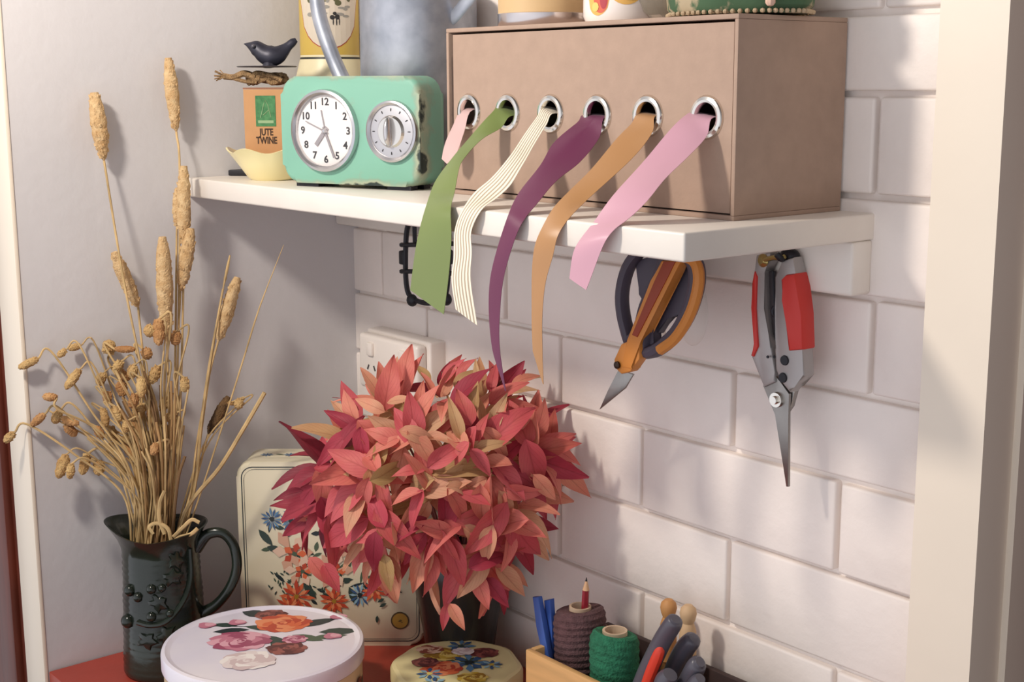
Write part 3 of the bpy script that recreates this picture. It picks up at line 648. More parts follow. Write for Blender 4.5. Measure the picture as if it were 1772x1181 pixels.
bw = lambda r, z, a: Vector((r*1.0*math.cos(a)*(1+.02*math.cos(9*a)), r*.72*math.sin(a)*(1+.02*math.cos(9*a)), z))
b = MB(); b.lathe([(0, .002), (.062, .002), (.068, .008), (.074, .06), (.072, .06), (.066, .01), (0, .006)], c=c4, n=72, fn=bw); b.build('basket_body', flor, bk)
b = MB()
for k in range(64):
    a = 2*math.pi*k/64; b.sphere(c4+bw(.0675, .0032, a), .0021, u=6, v=4)
b.build('stitched_edge', mat('lace_trim', (186, 164, 134), .9), bk)
b = MB()
for k in range(7): b.sphere(c4+bw(.0725, .010+.004*k, -.6)+Vector((R.uniform(-.003, .003), -.001, 0)), .0042, u=8, v=5)
b.build('rosette', mat('lace_pink', (216, 180, 160), .9), bk)
fa = fa_keep

# ------------------------------------------------------------------ jug
jc = Vector((.0800, -.328, BZ))
jug = thing('green_jug', jc, 'dark green glazed jug with raised berries and vine holding the dried grasses', 'jug')
glaze = mat('dark_green_glaze', (40, 50, 40), .2, coat=.25, rgb2=(18, 22, 19), vscale=14, bump=.12, bscale=60, spec=.4)
sa = math.atan2(-RT.y, -RT.x)     # spout direction, to the left of the photo
JH = .176
def jfn(r, z, a):
    k = max(0, (z-.125)/(JH-.125)); d = math.cos(a-sa)
    sp2 = max(0, d)**10*k*k*.0085; r2 = r+sp2
    zz = z+k*k*(.006*max(0, d)**3-.006*(1-abs(d)))
    return Vector((r2*math.cos(a), r2*math.sin(a), zz))
prof = [(0, 0), (.0465, 0), (.0490, .004)]
for i in range(1, 41):
    z = .006+.142*i/40; base = (.0490-.0065*(z/.156))
    base += .0007*math.sin(i*math.pi*.9)
    prof.append((base, z))
prof += [(.0432, .152), (.0455, .160), (.051, .170), (.0545, JH), (.0525, JH), (.048, .168), (.040, .156), (.038, .10), (.038, .012), (0, .010)]
b = MB(); b.lathe(prof, c=jc, n=72, fn=jfn); b.build('jug_body', glaze, jug, 60)
b = MB(); hd = Vector((math.cos(sa+math.pi), math.sin(sa+math.pi), 0)); Z = Vector((0, 0, 1))
hp = [(.040, .146), (.055, .163), (.073, .164), (.085, .148), (.087, .122), (.078, .098), (.062, .078), (.044, .066)]
b.tube(cr([jc+hd*a+Z*z for a, z in hp], 6), crs([.008, .0065, .006, .006, .006, .0058, .006, .008], 6), 12, flat=(1.0, .8)); b.build('handle', glaze, jug)
def on_jug(px, py, lift=0): # point on the jug surface towards the camera
    c0 = jc; d = ray(px, py); o = CAM
    rad = .048
    for it in range(4):
        A_ = d.x**2+d.y**2; ox, oy = o.x-c0.x, o.y-c0.y; B_ = 2*(ox*d.x+oy*d.y); C_ = ox*ox+oy*oy-(rad+lift)**2
        disc = B_*B_-4*A_*C_
        t_ = (-B_-math.sqrt(max(0, disc)))/(2*A_); p = o+d*t_; rad = (.0490-.0065*((p.z-BZ)/.156))
    return p
for x, y, r_ in ((225, 1022, .0072), (222, 1075, .0085), (239, 1034, .006), (262, 1020, .006), (262, 1068, .006), (294, 1062, .005), (280, 1018, .005)):
    b = MB(); b.sphere(on_jug(x, y), r_); b.build('berry', glaze, jug)
b = MB(); b.tube(cr([on_jug(x, y, .001) for x, y in [(328, 950), (330, 1000), (318, 1040), (290, 1075), (262, 1083), (238, 1078)]], 5), .0032, 8); b.build('vine', glaze, jug)
for lx, ly, an in ((275, 1045, .5), (300, 1000, -.4), (255, 1110, .2), (305, 970, 1.2), (288, 1100, -.8)):
    b = MB(); pts = []
    for k in range(16):
        a = 2*math.pi*k/16; rr_ = 20*(1+.3*math.cos(5*a)); x = rr_*math.cos(a)*.9; y = rr_*math.sin(a)*.7
        pts.append((lx+x*math.cos(an)-y*math.sin(an), ly+x*math.sin(an)+y*math.cos(an)))
    cpt = b.b.verts.new(on_jug(lx, ly, .0035)); ring = [b.b.verts.new(on_jug(x, y, -.0005)) for x, y in pts]
    mid = [b.b.verts.new(on_jug(lx+(x-lx)*.7, ly+(y-ly)*.7, .0026)) for x, y in pts]
    for k in range(16): b.face([ring[k], ring[(k+1) % 16], mid[(k+1) % 16], mid[k]]); b.face([mid[k], mid[(k+1) % 16], cpt])
    b.build('relief_leaf', glaze, jug)

# ------------------------------------------------------------------ painted flowers for the tins
FL = [ (226, 112, 70), (196, 76, 52), (240, 150, 104),      # 0-2 orange rose
       (206, 130, 152), (232, 176, 190), (168, 84, 112),    # 3-5 pink rose
       (252, 246, 242), (240, 228, 226), (220, 200, 200),   # 6-8 white rose
       (128, 66, 62), (160, 92, 84), (98, 48, 50),          # 9-11 brown rose
       (52, 72, 66), (80, 100, 78), (36, 50, 54),           # 12-14 leaves
       (96, 140, 176), (62, 96, 140), (150, 190, 208),      # 15-17 blue
       (214, 184, 70), (236, 214, 120), (170, 130, 50),     # 18-20 yellow
       (222, 176, 148), (238, 206, 180), (150, 78, 60) ]    # 21-23 lily
FLM = [mat('paint_%s_%d' % ('petal', i), c, .4) for i, c in enumerate(FL)]
class Paint:
    """flat painted shapes on a surface map f(u,v,h)->point; all in one mesh with its own base"""
    def __init__(s, b, f, off): s.b = b; s.f = f; s.o = off; s.h = .00025
    def poly(s, pts, mi): s.h += .000006; s.b.poly([s.f(u, v, s.h) for u, v in pts], mi+s.o)
    def blob(s, u, v, r, mi, sq=1, rot=0, wob=.12, n=12):
        ph = R.uniform(0, 6); pts = []
        for k in range(n):
            a = 2*math.pi*k/n; q = r*(1+wob*math.sin(3*a+ph)+.5*wob*math.sin(5*a+ph*2)); x, y = q*math.cos(a), q*sq*math.sin(a)
            pts.append((u+x*math.cos(rot)-y*math.sin(rot), v+x*math.sin(rot)+y*math.cos(rot)))
        s.poly(pts, mi)
    def rose(s, u, v, r, c, sq=.8):
        ph = R.uniform(0, 6)
        for k in range(9):
            a = 2*math.pi*k/9+ph; s.blob(u+.55*r*math.cos(a), v+.55*r*sq*math.sin(a), .46*r, c+(0, 1, 2)[k % 3], sq)
        for k in range(7):
            a = 2*math.pi*k/7-ph; s.blob(u+.36*r*math.cos(a), v+.36*r*sq*math.sin(a), .34*r, c+(2, 0, 1)[k % 3], sq)
        for k in range(5):
            a = 2*math.pi*k/5+ph; s.blob(u+.2*r*math.cos(a), v+.2*r*sq*math.sin(a), .24*r, c+(1, 2, 0)[k % 3], sq)
        s.blob(u, v, .2*r, c+1, sq); s.blob(u+.03*r, v+.02*r, .13*r, c+2, sq); s.blob(u, v-.01*r, .06*r, c+1, sq)
    def daisy(s, u, v, r, c, centre, n=9, sq=1):
        for k in range(n):
            a = 2*math.pi*k/n+R.uniform(-.1, .1); L = r*R.uniform(.85, 1.1); w = 1.5*r/n
            ca, sa_ = math.cos(a), math.sin(a)
            s.poly([(u+.15*r*ca, v+sq*.15*r*sa_), (u+.65*L*ca-w*sa_, v+sq*(.65*L*sa_+w*ca)), (u+L*ca, v+sq*L*sa_), (u+.65*L*ca+w*sa_, v+sq*(.65*L*sa_-w*ca))], c+k % 2)
        s.blob(u, v, .22*r, centre, sq)
    def leaf(s, u, v, L, w, a, mi):
        ca, sa_ = math.cos(a), math.sin(a); pts = []
        for t_, q in ((0, 0), (.25, .8), (.5, 1), (.75, .7), (1, 0), (.75, -.7), (.5, -1), (.25, -.8)):
            x, y = t_*L, q*w/2; pts.append((u+x*ca-y*sa_, v+x*sa_+y*ca))
        s.poly(pts, mi)
    def stem(s, u0, v0, u1, v1, w, mi):
        d = Vector((u1-u0, v1-v0)); nn = Vector((-d.y, d.x)).normalized()*w/2
        s.poly([(u0+nn.x, v0+nn.y), (u1+nn.x, v1+nn.y), (u1-nn.x, v1-nn.y), (u0-nn.x, v0-nn.y)], mi)

# round tin
RC = Vector((.257, -.2957, BZ)); RR = .1085; RH = .080
rt = thing('round_tin', RC, 'large round cake tin with roses painted on its white lid', 'tin')
lid_w = mat('lid_white', (250, 245, 248), .3, rgb2=(228, 224, 242), vscale=7, coat=.2)
b = MB(); b.lathe([(0, 0), (RR-.004, 0), (RR-.0025, .002), (RR-.0025, RH-.012), (0, RH-.012)], c=RC, n=72)
def side(u, v, h): a = math.atan2(-FW.y, -FW.x)+u/RR; return RC+Vector(((RR-.0025+h)*math.cos(a), (RR-.0025+h)*math.sin(a), v))
pt = Paint(b, side, 1); b.recalc = False
for k in range(14):
    u = -.15+.023*k; pt.rose(u, .030+R.uniform(-.008, .012), .009, R.choice((0, 3, 9))); pt.leaf(u+.006, .035, .014, .006, R.uniform(0, 6), 12)
b.build('tin_body', [mat('cream_tin_side', (224, 206, 170), .35)]+FLM, rt)
b = MB(); b.recalc = False
b.lathe([(0, RH-.0015), (RR-.010, RH-.0015), (RR-.007, RH-.0008), (RR-.0045, RH+.0008), (RR-.001, RH), (RR, RH-.003), (RR, RH-.017), (RR-.0008, RH-.018)], c=RC, n=96, mis=[0, 0, 0, 0, 0, 0, 25])
# lid coordinates: u right in photo, v away from the camera
lr = Vector((RT.x, RT.y, 0)).normalized(); lf = Vector((FW.x, FW.y, 0)).normalized()
def lidf(u, v, h): return RC+lr*u+lf*v+Vector((0, 0, RH-.0015+h))
pt = Paint(b, lidf, 1)
def Lp(x, y): return ((x-456)/174*RR, -(y-1109)/68*RR)
L = Lp
for (x, y, Ln, w, a, c) in ((500, 1080, .05, .018, .5, 14), (545, 1090, .045, .02, .1, 12), (470, 1085, .04, .014, 2.9, 12), (420, 1085, .04, .016, 3.3, 14), (440, 1060, .035, .02, 2.7, 14), (395, 1078, .03, .012, 3.0, 12), (500, 1095, .04, .016, -.4, 13), (535, 1100, .04, .014, .2, 13), (455, 1096, .04, .016, -.8, 12), (480, 1100, .03, .014, -1.6, 12)): pt.leaf(*L(x, y), Ln, w, a, c)
pt.stem(*L(500, 1082), *L(570, 1063), .0015, 12); pt.stem(*L(420, 1080), *L(345, 1078), .0015, 12)
pt.rose(*L(447, 1058), .019, 9); pt.rose(*L(475, 1074), .032, 0); pt.rose(*L(413, 1105), .034, 3); pt.rose(*L(500, 1118), .022, 9); pt.rose(*L(508, 1103), .014, 3); pt.rose(*L(443, 1138), .030, 6)
for x, y in ((340, 1078), (392, 1073), (572, 1063), (572, 1098)): pt.blob(*L(x, y), .010, 3, .8); pt.blob(L(x, y)[0]+.003, L(x, y)[1]+.002, .006, 4, .8)
b.build('lid', [lid_w]+FLM+[mat('gold_line', (120, 96, 62), .4)], rt)

# small scalloped tin
SC = Vector((.3823, -.1289, BZ)); SR = .0715; SHh = .050
st = thing('small_flower_tin', SC, 'small scalloped yellow tin with a posy on its lid between vase and tray', 'tin')
oct_ = lambda r, z, a: Vector(((r*(1+.022*math.cos(8*a))*math.cos(a)), (r*(1+.022*math.cos(8*a))*math.sin(a)), z))
ylid = mat('cream_yellow_lid', (234, 224, 168), .35)
b = MB(); b.lathe([(0, 0), (SR-.003, 0), (SR-.002, SHh-.016), (0, SHh-.016)], c=SC, n=80, fn=oct_); b.build('tin_body', ylid, st)
b = MB(); b.recalc = False
b.lathe([(0, SHh), (SR-.006, SHh), (SR-.0018, SHh-.0012), (SR, SHh-.005), (SR, SHh-.018)], c=SC, n=96, fn=oct_)
pt = Paint(b, lambda u, v, h: SC+lr*u+lf*v+Vector((0, 0, SHh+h)), 1)
L = lambda x, y: ((x-790)/115*SR, -(y-1150)/42*SR)
for k in range(26): pt.leaf(R.uniform(-.028, .028), R.uniform(-.018, .030), .016, .006, R.uniform(0, 6.28), R.choice((12, 13, 13, 20)))
pt.rose(*L(765, 1135), .0221, 18); pt.daisy(*L(812, 1148), .0247, 15, 14, 8); pt.rose(*L(765, 1157), .0234, 0); pt.daisy(*L(745, 1165), .0156, 16, 19, 8); pt.rose(*L(838, 1133), .0169, 9); pt.daisy(*L(795, 1122), .0169, 15, 12, 8); pt.daisy(*L(852, 1152), .0130, 16, 18, 8); pt.rose(*L(735, 1148), .0156, 9); pt.rose(*L(740, 1128), .0156, 21); pt.rose(*L(820, 1172), .0169, 18); pt.daisy(*L(755, 1180), .0156, 16, 6, 8); pt.rose(*L(800, 1132), .0130, 6)
b.build('lid', [ylid]+FLM, st)

# square tin standing in the corner
A0 = Vector((.0815, -.2285, BZ)); B0 = Vector((.2235, -.0585, BZ)); tu_ = (B0-A0).normalized(); tn_ = Vector((tu_.y, -tu_.x, 0)); TWd = (B0-A0).length; THt = .232; TDp = .068
sq = thing('square_tin', (A0+B0)/2-tn_*TDp/2, 'square cream tin painted with wildflowers standing upright in the wall corner', 'tin')
cream_sq = mat('cream_square_tin', (232, 224, 194), .32, coat=.15)
def rrect(w0, w1, h0, h1, r, n_=6):
    pts = []
    for cx, cy_, a0 in ((w1-r, h1-r, 0), (w0+r, h1-r, 90), (w0+r, h0+r, 180), (w1-r, h0+r, 270)):
        for k in range(n_+1): a = math.radians(a0+90*k/n_); pts.append((cx+r*math.cos(a), cy_+r*math.sin(a)))
    return pts
sqf = lambda u, v, h: A0+tu_*u+Vector((0, 0, v))+tn_*h
b = MB(); b.recalc = False
b.prism([sqf(u, v, -TDp) for u, v in rrect(.002, TWd-.002, .002, THt-.002, .016)], tn_*(TDp-.02), bev=.0015)
def stop(u, v, h): return A0+tu_*u-tn_*v+Vector((0, 0, THt-.002+h))
pt = Paint(b, stop, 1)
for k in range(7): pt.daisy(.03+.028*k, .040, .008, 15, 16, 8); pt.leaf(.04+.028*k, .043, .012, .004, R.uniform(-.5, .5), 13)
pt2 = Paint(b, stop, 1)
b.build('tin_body', [cream_sq]+FLM, sq)
b = MB(); b.recalc = False
b.prism([sqf(u, v, -.021) for u, v in rrect(0, TWd, 0, THt, .018)], tn_*.021, bev=.004, seg=3)
# painted border lines then flowers
pt = Paint(b, sqf, 1); 
def ringline(inset, w, mi):
    o_ = rrect(inset, TWd-inset, inset, THt-inset, .014); i_ = rrect(inset+w, TWd-inset-w, inset+w, THt-inset-w, .0125)
    for k in range(len(o_)): k2 = (k+1) % len(o_); pt.b.poly([sqf(*o_[k], .0003), sqf(*o_[k2], .0003), sqf(*i_[k2], .0003), sqf(*i_[k], .0003)], mi)
ringline(.0055, .0012, 15); ringline(.0085, .0006, 15)
L = lambda x, y: ((x-375)/(738-375)*TWd, (1120-y)/(1120-800)*THt)
for k in range(70):
    x = R.gauss(570, 70); y = R.gauss(960, 55)
    if x > 430 and 880 < y < 1060 and x < 700: pt.leaf(*L(x, y), R.uniform(.008, .02), R.uniform(.003, .006), R.uniform(0, 6.28), R.choice((12, 13, 13, 14)))
for k in range(60):
    x = R.uniform(430, 560); y = R.uniform(985, 1035); pt.leaf(*L(x, y), .006, .002, R.uniform(0, 6.28), R.choice((12, 13)))
for x, y, Ln, a in ((415, 915, .026, -.9), (465, 930, .022, .9), (495, 1000, .022, .9), (500, 1010, .024, -.9), (590, 1015, .026, -1.2), (430, 945, .02, -.3), (560, 930, .03, 1.2), (620, 970, .03, .5)): pt.leaf(*L(x, y), Ln, .009, a, 12)
for x, y, r_, c in ((480, 900, .012, 15), (442, 897, .011, 15), (612, 1030, .012, 16), (660, 980, .010, 15)): pt.daisy(*L(x, y), r_*1.25, c, 14, 14)
for x, y, r_ in ((480, 955, .019), (495, 985, .014), (600, 930, .02), (560, 985, .016)): pt.daisy(*L(x, y), r_*1.5, 21, 23, 6); pt.daisy(*L(x+4, y+3), r_*.8, 0, 13, 5)
for x, y, r_ in ((485, 1032, .018), (560, 1040, .016), (640, 1020, .014), (470, 1050, .014)): pt.daisy(*L(x, y), r_*1.2, 0, 23, 12); pt.daisy(*L(x, y), r_*.8, 1, 20, 10)
for x, y in ((650, 1050), (660, 1035), (645, 1065), (680, 1020)): pt.leaf(*L(x, y), .010, .004, R.uniform(0, 6), 12)
b.build('lid', [cream_sq]+FLM[:]+[mat('never_used', (0, 0, 0))] if False else [cream_sq]+FLM, sq)
b = MB(); sm_ = sqf(*L(690, 1075), .0004); Ms = Matrix(((tu_.x, 0, tn_.x, sm_.x), (tu_.y, 0, tn_.y, sm_.y), (0, 1, 0, sm_.z), (0, 0, 0, 1)))
b.lathe([(0, .0004), (.0095, .0004), (.0095, .0006), (.0112, .0006), (.0112, 0)], M=Ms, n=28, mis=[0, 1, 1, 1])
b.mi = 1; b.text('a', .008, Ms @ Matrix.Translation((0, 0, .0006)), .0001) if False else b.tube([Ms @ Vector(p) for p in ((-.002, -.001, .0006), (0, .001, .0006), (.002, .0006, .0006), (-.001, -.001, .0006), (.003, -.002, .0006))], .0004, 4)
b.build('gold_seal', [mat('gold_seal', (190, 152, 70), .4), mat('seal_rim', (92, 76, 50), .5)], sq)

# ------------------------------------------------------------------ vase
VC = Vector((.300, -.062, BZ))
vase_m = mat('dark_bronze_glaze', (46, 42, 38), .35, rgb2=(20, 20, 24), vscale=18, coat=.2, bump=.2, bscale=50, stretch=(2, 2, .5))
b = MB(); b.lathe([(0, 0), (.036, 0), (.038, .004), (.042, .04), (.049, .085), (.054, .115), (.0555, .130), (.052, .145), (.049, .152), (.051, .160), (.0485, .160), (.046, .150), (.050, .130), (.046, .085), (.036, .012), (0, .010)], c=VC, n=56, fn=lambda r, z, a: Vector((r*(1+.012*math.cos(11*a+z*60))*math.cos(a), r*(1+.012*math.cos(11*a+z*60))*math.sin(a), z)))
tag(b.build('dark_vase', vase_m, loc=VC), 'dark bronze glazed vase half hidden under the red leaf bunch', 'vase')

# ------------------------------------------------------------------ red foliage
def leaf_mesh(Ln, w, fold, curl, seed):
    rg = random.Random(seed); b = MB(); ns_ = 9; rows = []
    for i in range(ns_+1):
        t_ = i/ns_; hw = w/2*(math.sin(math.pi*min(1, t_**.72))**.85)*(1-.12*t_)
        if i in (0, ns_): hw = .0004
        zc = -curl*Ln*t_*t_; yc = Ln*t_*(1-.15*curl*t_)
        row = []
        for s in (-1, -.55, 0, .55, 1):
            row.append(b.b.verts.new((s*hw*math.cos(fold), yc, zc+abs(s)*hw*math.sin(fold)+.0012*math.sin(7*t_+s*2+seed))))
        rows.append(row)
    for i in range(ns_):
        for j in range(4): 
            f = b.face([rows[i][j], rows[i][j+1], rows[i+1][j+1], rows[i+1][j]])
            if f:
                for lp, (jj, ii) in zip(f.loops, ((j, i), (j+1, i), (j+1, i+1), (j, i+1))): lp[b.uv].uv = (jj/4, ii/ns_)
    b.recalc = False
    for f in b.b.faces: f.smooth = True
    me = bpy.data.meshes.new('leaf'); b.b.to_mesh(me); b.b.free(); return me
def leaf_mat(name, stops):
    m_ = bpy.data.materials.new(name); m_.use_nodes = True; nt = m_.node_tree; n = nt.nodes; l = nt.links; p = n['Principled BSDF']
    p.inputs['Roughness'].default_value = .6; p.inputs['Sheen Weight'].default_value = .1
    oi = n.new('ShaderNodeObjectInfo'); t_ = n.new('ShaderNodeTexCoord')
    ns = n.new('ShaderNodeTexNoise'); ns.inputs['Scale'].default_value = 55; ns.inputs['Detail'].default_value = 4; l.new(t_.outputs['Object'], ns.inputs['Vector'])
    ma = n.new('ShaderNodeMath'); ma.operation = 'MULTIPLY_ADD'; ma.inputs[1].default_value = .55; l.new(ns.outputs['Fac'], ma.inputs[0])
    mm = n.new('ShaderNodeMath'); mm.operation = 'MULTIPLY_ADD'; mm.inputs[1].default_value = .9; mm.inputs[2].default_value = -.22; l.new(oi.outputs['Random'], mm.inputs[0]); l.new(mm.outputs[0], ma.inputs[2])
    rp = n.new('ShaderNodeValToRGB'); l.new(ma.outputs[0], rp.inputs[0]); el = rp.color_ramp.elements
    el[0].position = stops[0][0]; el[0].color = (*lin(stops[0][1]), 1); el[1].position = stops[-1][0]; el[1].color = (*lin(stops[-1][1]), 1)
    for ps, c in stops[1:-1]: e = el.new(ps); e.color = (*lin(c), 1)
    # darker veins from the leaf's own UVs
    sp = n.new('ShaderNodeSeparateXYZ'); l.new(t_.outputs['UV'], sp.inputs[0])
    a = n.new('ShaderNodeMath'); a.operation = 'SUBTRACT'; a.inputs[1].default_value = .5; l.new(sp.outputs['X'], a.inputs[0])
    ab = n.new('ShaderNodeMath'); ab.operation = 'ABSOLUTE'; l.new(a.outputs[0], ab.inputs[0])
    v2 = n.new('ShaderNodeMath'); v2.operation = 'MULTIPLY_ADD'; v2.inputs[1].default_value = -1.0; l.new(ab.outputs[0], v2.inputs[0]); l.new(sp.outputs['Y'], v2.inputs[2])
    sn = n.new('ShaderNodeMath'); sn.operation = 'SINE'; ml = n.new('ShaderNodeMath'); ml.operation = 'MULTIPLY'; ml.inputs[1].default_value = 46; l.new(v2.outputs[0], ml.inputs[0]); l.new(ml.outputs[0], sn.inputs[0])
    vr = n.new('ShaderNodeMapRange'); vr.inputs['From Min'].default_value = .86; vr.inputs['To Max'].default_value = .35; l.new(sn.outputs[0], vr.inputs[0])
    md = n.new('ShaderNodeMapRange'); md.inputs['From Min'].default_value = .05; md.inputs['From Max'].default_value = .0; md.inputs['To Max'].default_value = .6; l.new(ab.outputs[0], md.inputs[0])
    mxm = n.new('ShaderNodeMath'); mxm.operation = 'MAXIMUM'; l.new(vr.outputs[0], mxm.inputs[0]); l.new(md.outputs[0], mxm.inputs[1])
    mc = n.new('ShaderNodeMix'); mc.data_type = 'RGBA'; mc.blend_type = 'MULTIPLY'; mc.inputs['B'].default_value = (.62, .45, .42, 1)
    l.new(mxm.outputs[0], mc.inputs['Factor']); l.new(rp.outputs[0], mc.inputs['A']); l.new(mc.outputs['Result'], p.inputs['Base Color'])
    tl = n.new('ShaderNodeBsdfTranslucent'); l.new(mc.outputs['Result'], tl.inputs[0]); ms = n.new('ShaderNodeMixShader'); ms.inputs[0].default_value = .18
    l.new(p.outputs[0], ms.inputs[1]); l.new(tl.outputs[0], ms.inputs[2]); l.new(ms.outputs[0], n['Material Output'].inputs['Surface'])
    bp = n.new('ShaderNodeBump'); bp.inputs['Strength'].default_value = .35; bp.inputs['Distance'].default_value = .001; bp.invert = True; l.new(mxm.outputs[0], bp.inputs['Height']); l.new(bp.outputs[0], p.inputs['Normal'])
    return m_
LM = {'salmon': leaf_mat('salmon_leaf', [(.1, (208, 92, 98)), (.4, (220, 118, 106)), (.65, (222, 142, 116)), (.9, (218, 164, 128))]),
      'red': leaf_mat('crimson_leaf', [(.1, (158, 40, 62)), (.45, (190, 62, 80)), (.75, (204, 84, 90)), (.95, (196, 100, 84))]),
      'tan': leaf_mat('tan_leaf', [(.1, (204, 150, 108)), (.4, (206, 166, 118)), (.7, (190, 156, 100)), (.95, (218, 176, 138))]),
      'dark': leaf_mat('dark_crimson_leaf', [(.1, (120, 28, 48)), (.5, (160, 44, 62)), (.9, (196, 66, 76))])}
LMESH = {}
for k_ in LM:
    LMESH[k_] = []
    for s_ in range(5):
        me = leaf_mesh(1.0*.052*R.uniform(.9, 1.15), .052*R.uniform(.36, .52), R.uniform(.15, .6), R.uniform(.1, .75), s_*3+len(k_)); me.materials.append(LM[k_]); LMESH[k_].append(me)
twig = mat('red_twig', (112, 62, 56), .7)
FC = PY(745, 850, -.14); FD = dep(FC); FR = .150
OUT = [(640, 665), (700, 650), (765, 640), (850, 650), (905, 650), (890, 700), (935, 715), (985, 752), (978, 830), (930, 860), (925, 925), (890, 985), (855, 1035), (790, 1000), (735, 985), (650, 1005), (600, 945), (560, 935), (515, 935), (508, 870), (530, 800), (575, 735), (612, 690)]
def inside(x, y):
    c_ = False
    for i in range(len(OUT)):
        x0, y0 = OUT[i]; x1, y1 = OUT[i-1]
        if (y0 > y) != (y1 > y) and x < (x1-x0)*(y-y0)/(y1-y0)+x0: c_ = not c_
    return c_
mouth = VC+Vector((0, 0, .150))
# sprig ends (photo position, bulge towards camera) with their own description
SPR = [((765, 645), .15, 'red leaf sprig standing up highest at the top of the bunch'),
       ((660, 680), .35, 'brownish pink sprig with narrow leaves in front of the power outlet'),
       ((870, 655), .1, 'fine arching red sprig at the top right under the maroon ribbon tip'),
       ((610, 735), .3, 'mixed tan and pink sprig at the upper left edge of the bunch'),
       ((715, 750), .85, 'broad salmon leaf sprig in the upper middle of the bunch'),
       ((830, 750), .7, 'salmon sprig with one tan leaf right of the bunch centre top'),
       ((950, 770), .2, 'pointed pink sprig sticking out at the far right toward the bricks'),
       ((545, 810), .45, 'dark crimson sprig hanging at the left in front of the square tin'),
       ((640, 830), .95, 'peach coloured whorl of leaves left of the bunch centre'),
       ((750, 850), 1.0, 'coral leaf sprig at the very centre facing the front'),
       ((870, 820), .8, 'pink sprig with one large blunt leaf right of centre'),
       ((530, 900), .5, 'deep magenta sprig drooping at the lower left over the painted flowers'),
       ((650, 930), .85, 'peach and red sprig hanging low left of the vase'),
       ((770, 930), .9, 'red sprig drooping over the front of the dark vase'),
       ((890, 910), .6, 'orange red sprig at the lower right by the wall shadow'),
       ((845, 990), .55, 'lowest red leaf sprig hanging beside the vase at right')]
def bulge(px, py):
    dx = (px-745)/245; dy_ = (py-850)/215; return math.sqrt(max(0, 1-dx*dx-dy_*dy_))
sprigs = []
for (x, y), k_, lab in SPR:
    end = PD(x, y, FD-.11*bulge(x, y)*k_-.02)
    root = thing('leaf_sprig', mouth, lab, 'foliage', 'red leaf sprigs in the dark vase')
    mid = mouth.lerp(end, .5)+Vector((0, 0, .05)); 
    off_ = (end-mouth); off_.z = 0; st0 = mouth+off_*.12+Vector((0, 0, -.03))
    path = cr([st0, mouth+off_*.16, mid, end], 6)
    b = MB(); b.tube(path, .0013, 6); b.build('stem', twig, root)
    sprigs.append((root, (x, y), path, end))
# leaf positions: an even scatter over the bunch's outline, on its near surface, plus inner and far layers
cand = []
tries = 0
def far_enough(x, y, L_, d): return all((x-a)**2+(y-c)**2 > d*d for a, c, _ in L_)
for layer, (cnt, dmin) in enumerate(((165, 19), (120, 23), (70, 28))):
    Ls = []; t_ = 0
    while len(Ls) < cnt and t_ < 6000:
        t_ += 1; x = R.uniform(490, 1000); y = R.uniform(630, 1050)
        if inside(x, y) and far_enough(x, y, Ls, dmin): Ls.append((x, y, layer))
    cand += Ls
count = {}
def rotm(y_, z_): # local +Y = leaf axis, +Z = upper face
    y_ = y_.normalized(); z_ = (z_-y_*z_.dot(y_)).normalized(); x_ = y_.cross(z_); return Matrix((x_, y_, z_)).transposed()
def add_leaf(root, base, axis, nrm, kind, s):
    o = bpy.data.objects.new('leaf', R.choice(LMESH[kind])); col.objects.link(o); o.parent = root
    M = Matrix.Translation(base) @ rotm(axis, nrm).to_4x4() @ Matrix.Diagonal((s, s, s, 1))
    o.matrix_local = wm(root).inverted() @ M; return o
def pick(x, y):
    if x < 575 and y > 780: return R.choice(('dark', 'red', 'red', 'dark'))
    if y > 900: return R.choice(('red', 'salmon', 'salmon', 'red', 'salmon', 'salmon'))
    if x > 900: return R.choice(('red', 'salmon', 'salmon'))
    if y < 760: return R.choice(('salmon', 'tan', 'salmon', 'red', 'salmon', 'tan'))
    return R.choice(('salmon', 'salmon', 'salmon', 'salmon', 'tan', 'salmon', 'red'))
for (x, y, layer) in cand:
    k_ = bulge(x, y)
    d = FD - (.125*k_+.01 if layer == 0 else (.065*k_ if layer == 1 else -.075*k_)) + R.uniform(-.012, .012)
    base = PD(x, y, d)
    near = min(sprigs, key=lambda s: (s[1][0]-x)**2+(s[1][1]-y)**2)
    root, (sx_, sy_), path, end = near
    out = (base-FC).normalized()
    radial = (RT*(x-sx_)+UP*(sy_-y)); radial = radial.normalized() if radial.length > 1 else RT
    dxn = (x-745)/245; dyn = (850-y)/215
    axis = radial*1.0 + (RT*dxn+UP*dyn)*.9 + Vector((0, 0, -.45 if y > 760 else .15)) - FW*.35*R.random() + Vector((R.gauss(0, .3), R.gauss(0, .3), R.gauss(0, .3)))
    if k_ < .55: axis += (RT*dxn+UP*dyn)*1.1
    nrm = -FW*1.0 + Vector((0, 0, .75)) + out*.5 + Vector((R.gauss(0, .55), R.gauss(0, .55), R.gauss(0, .55)))
    s = (R.uniform(.62, 1.1) if R.random() < .78 else R.uniform(1.15, 1.5))*(.78 if y < 720 else 1)
    base = base-axis.normalized()*.02*s
    tipp = base+axis.normalized()*.055*s
    if base.y > -.012 or tipp.y > -.008: continue
    hx = tn_.dot(base-B0); ht = tn_.dot(tipp-B0)
    if min(hx, ht) < .01 and min(base.z, tipp.z) < BZ+THt: 
        base += tn_*(.016-min(hx, ht))
    add_leaf(root, base, axis, nrm, pick(x, y), s)
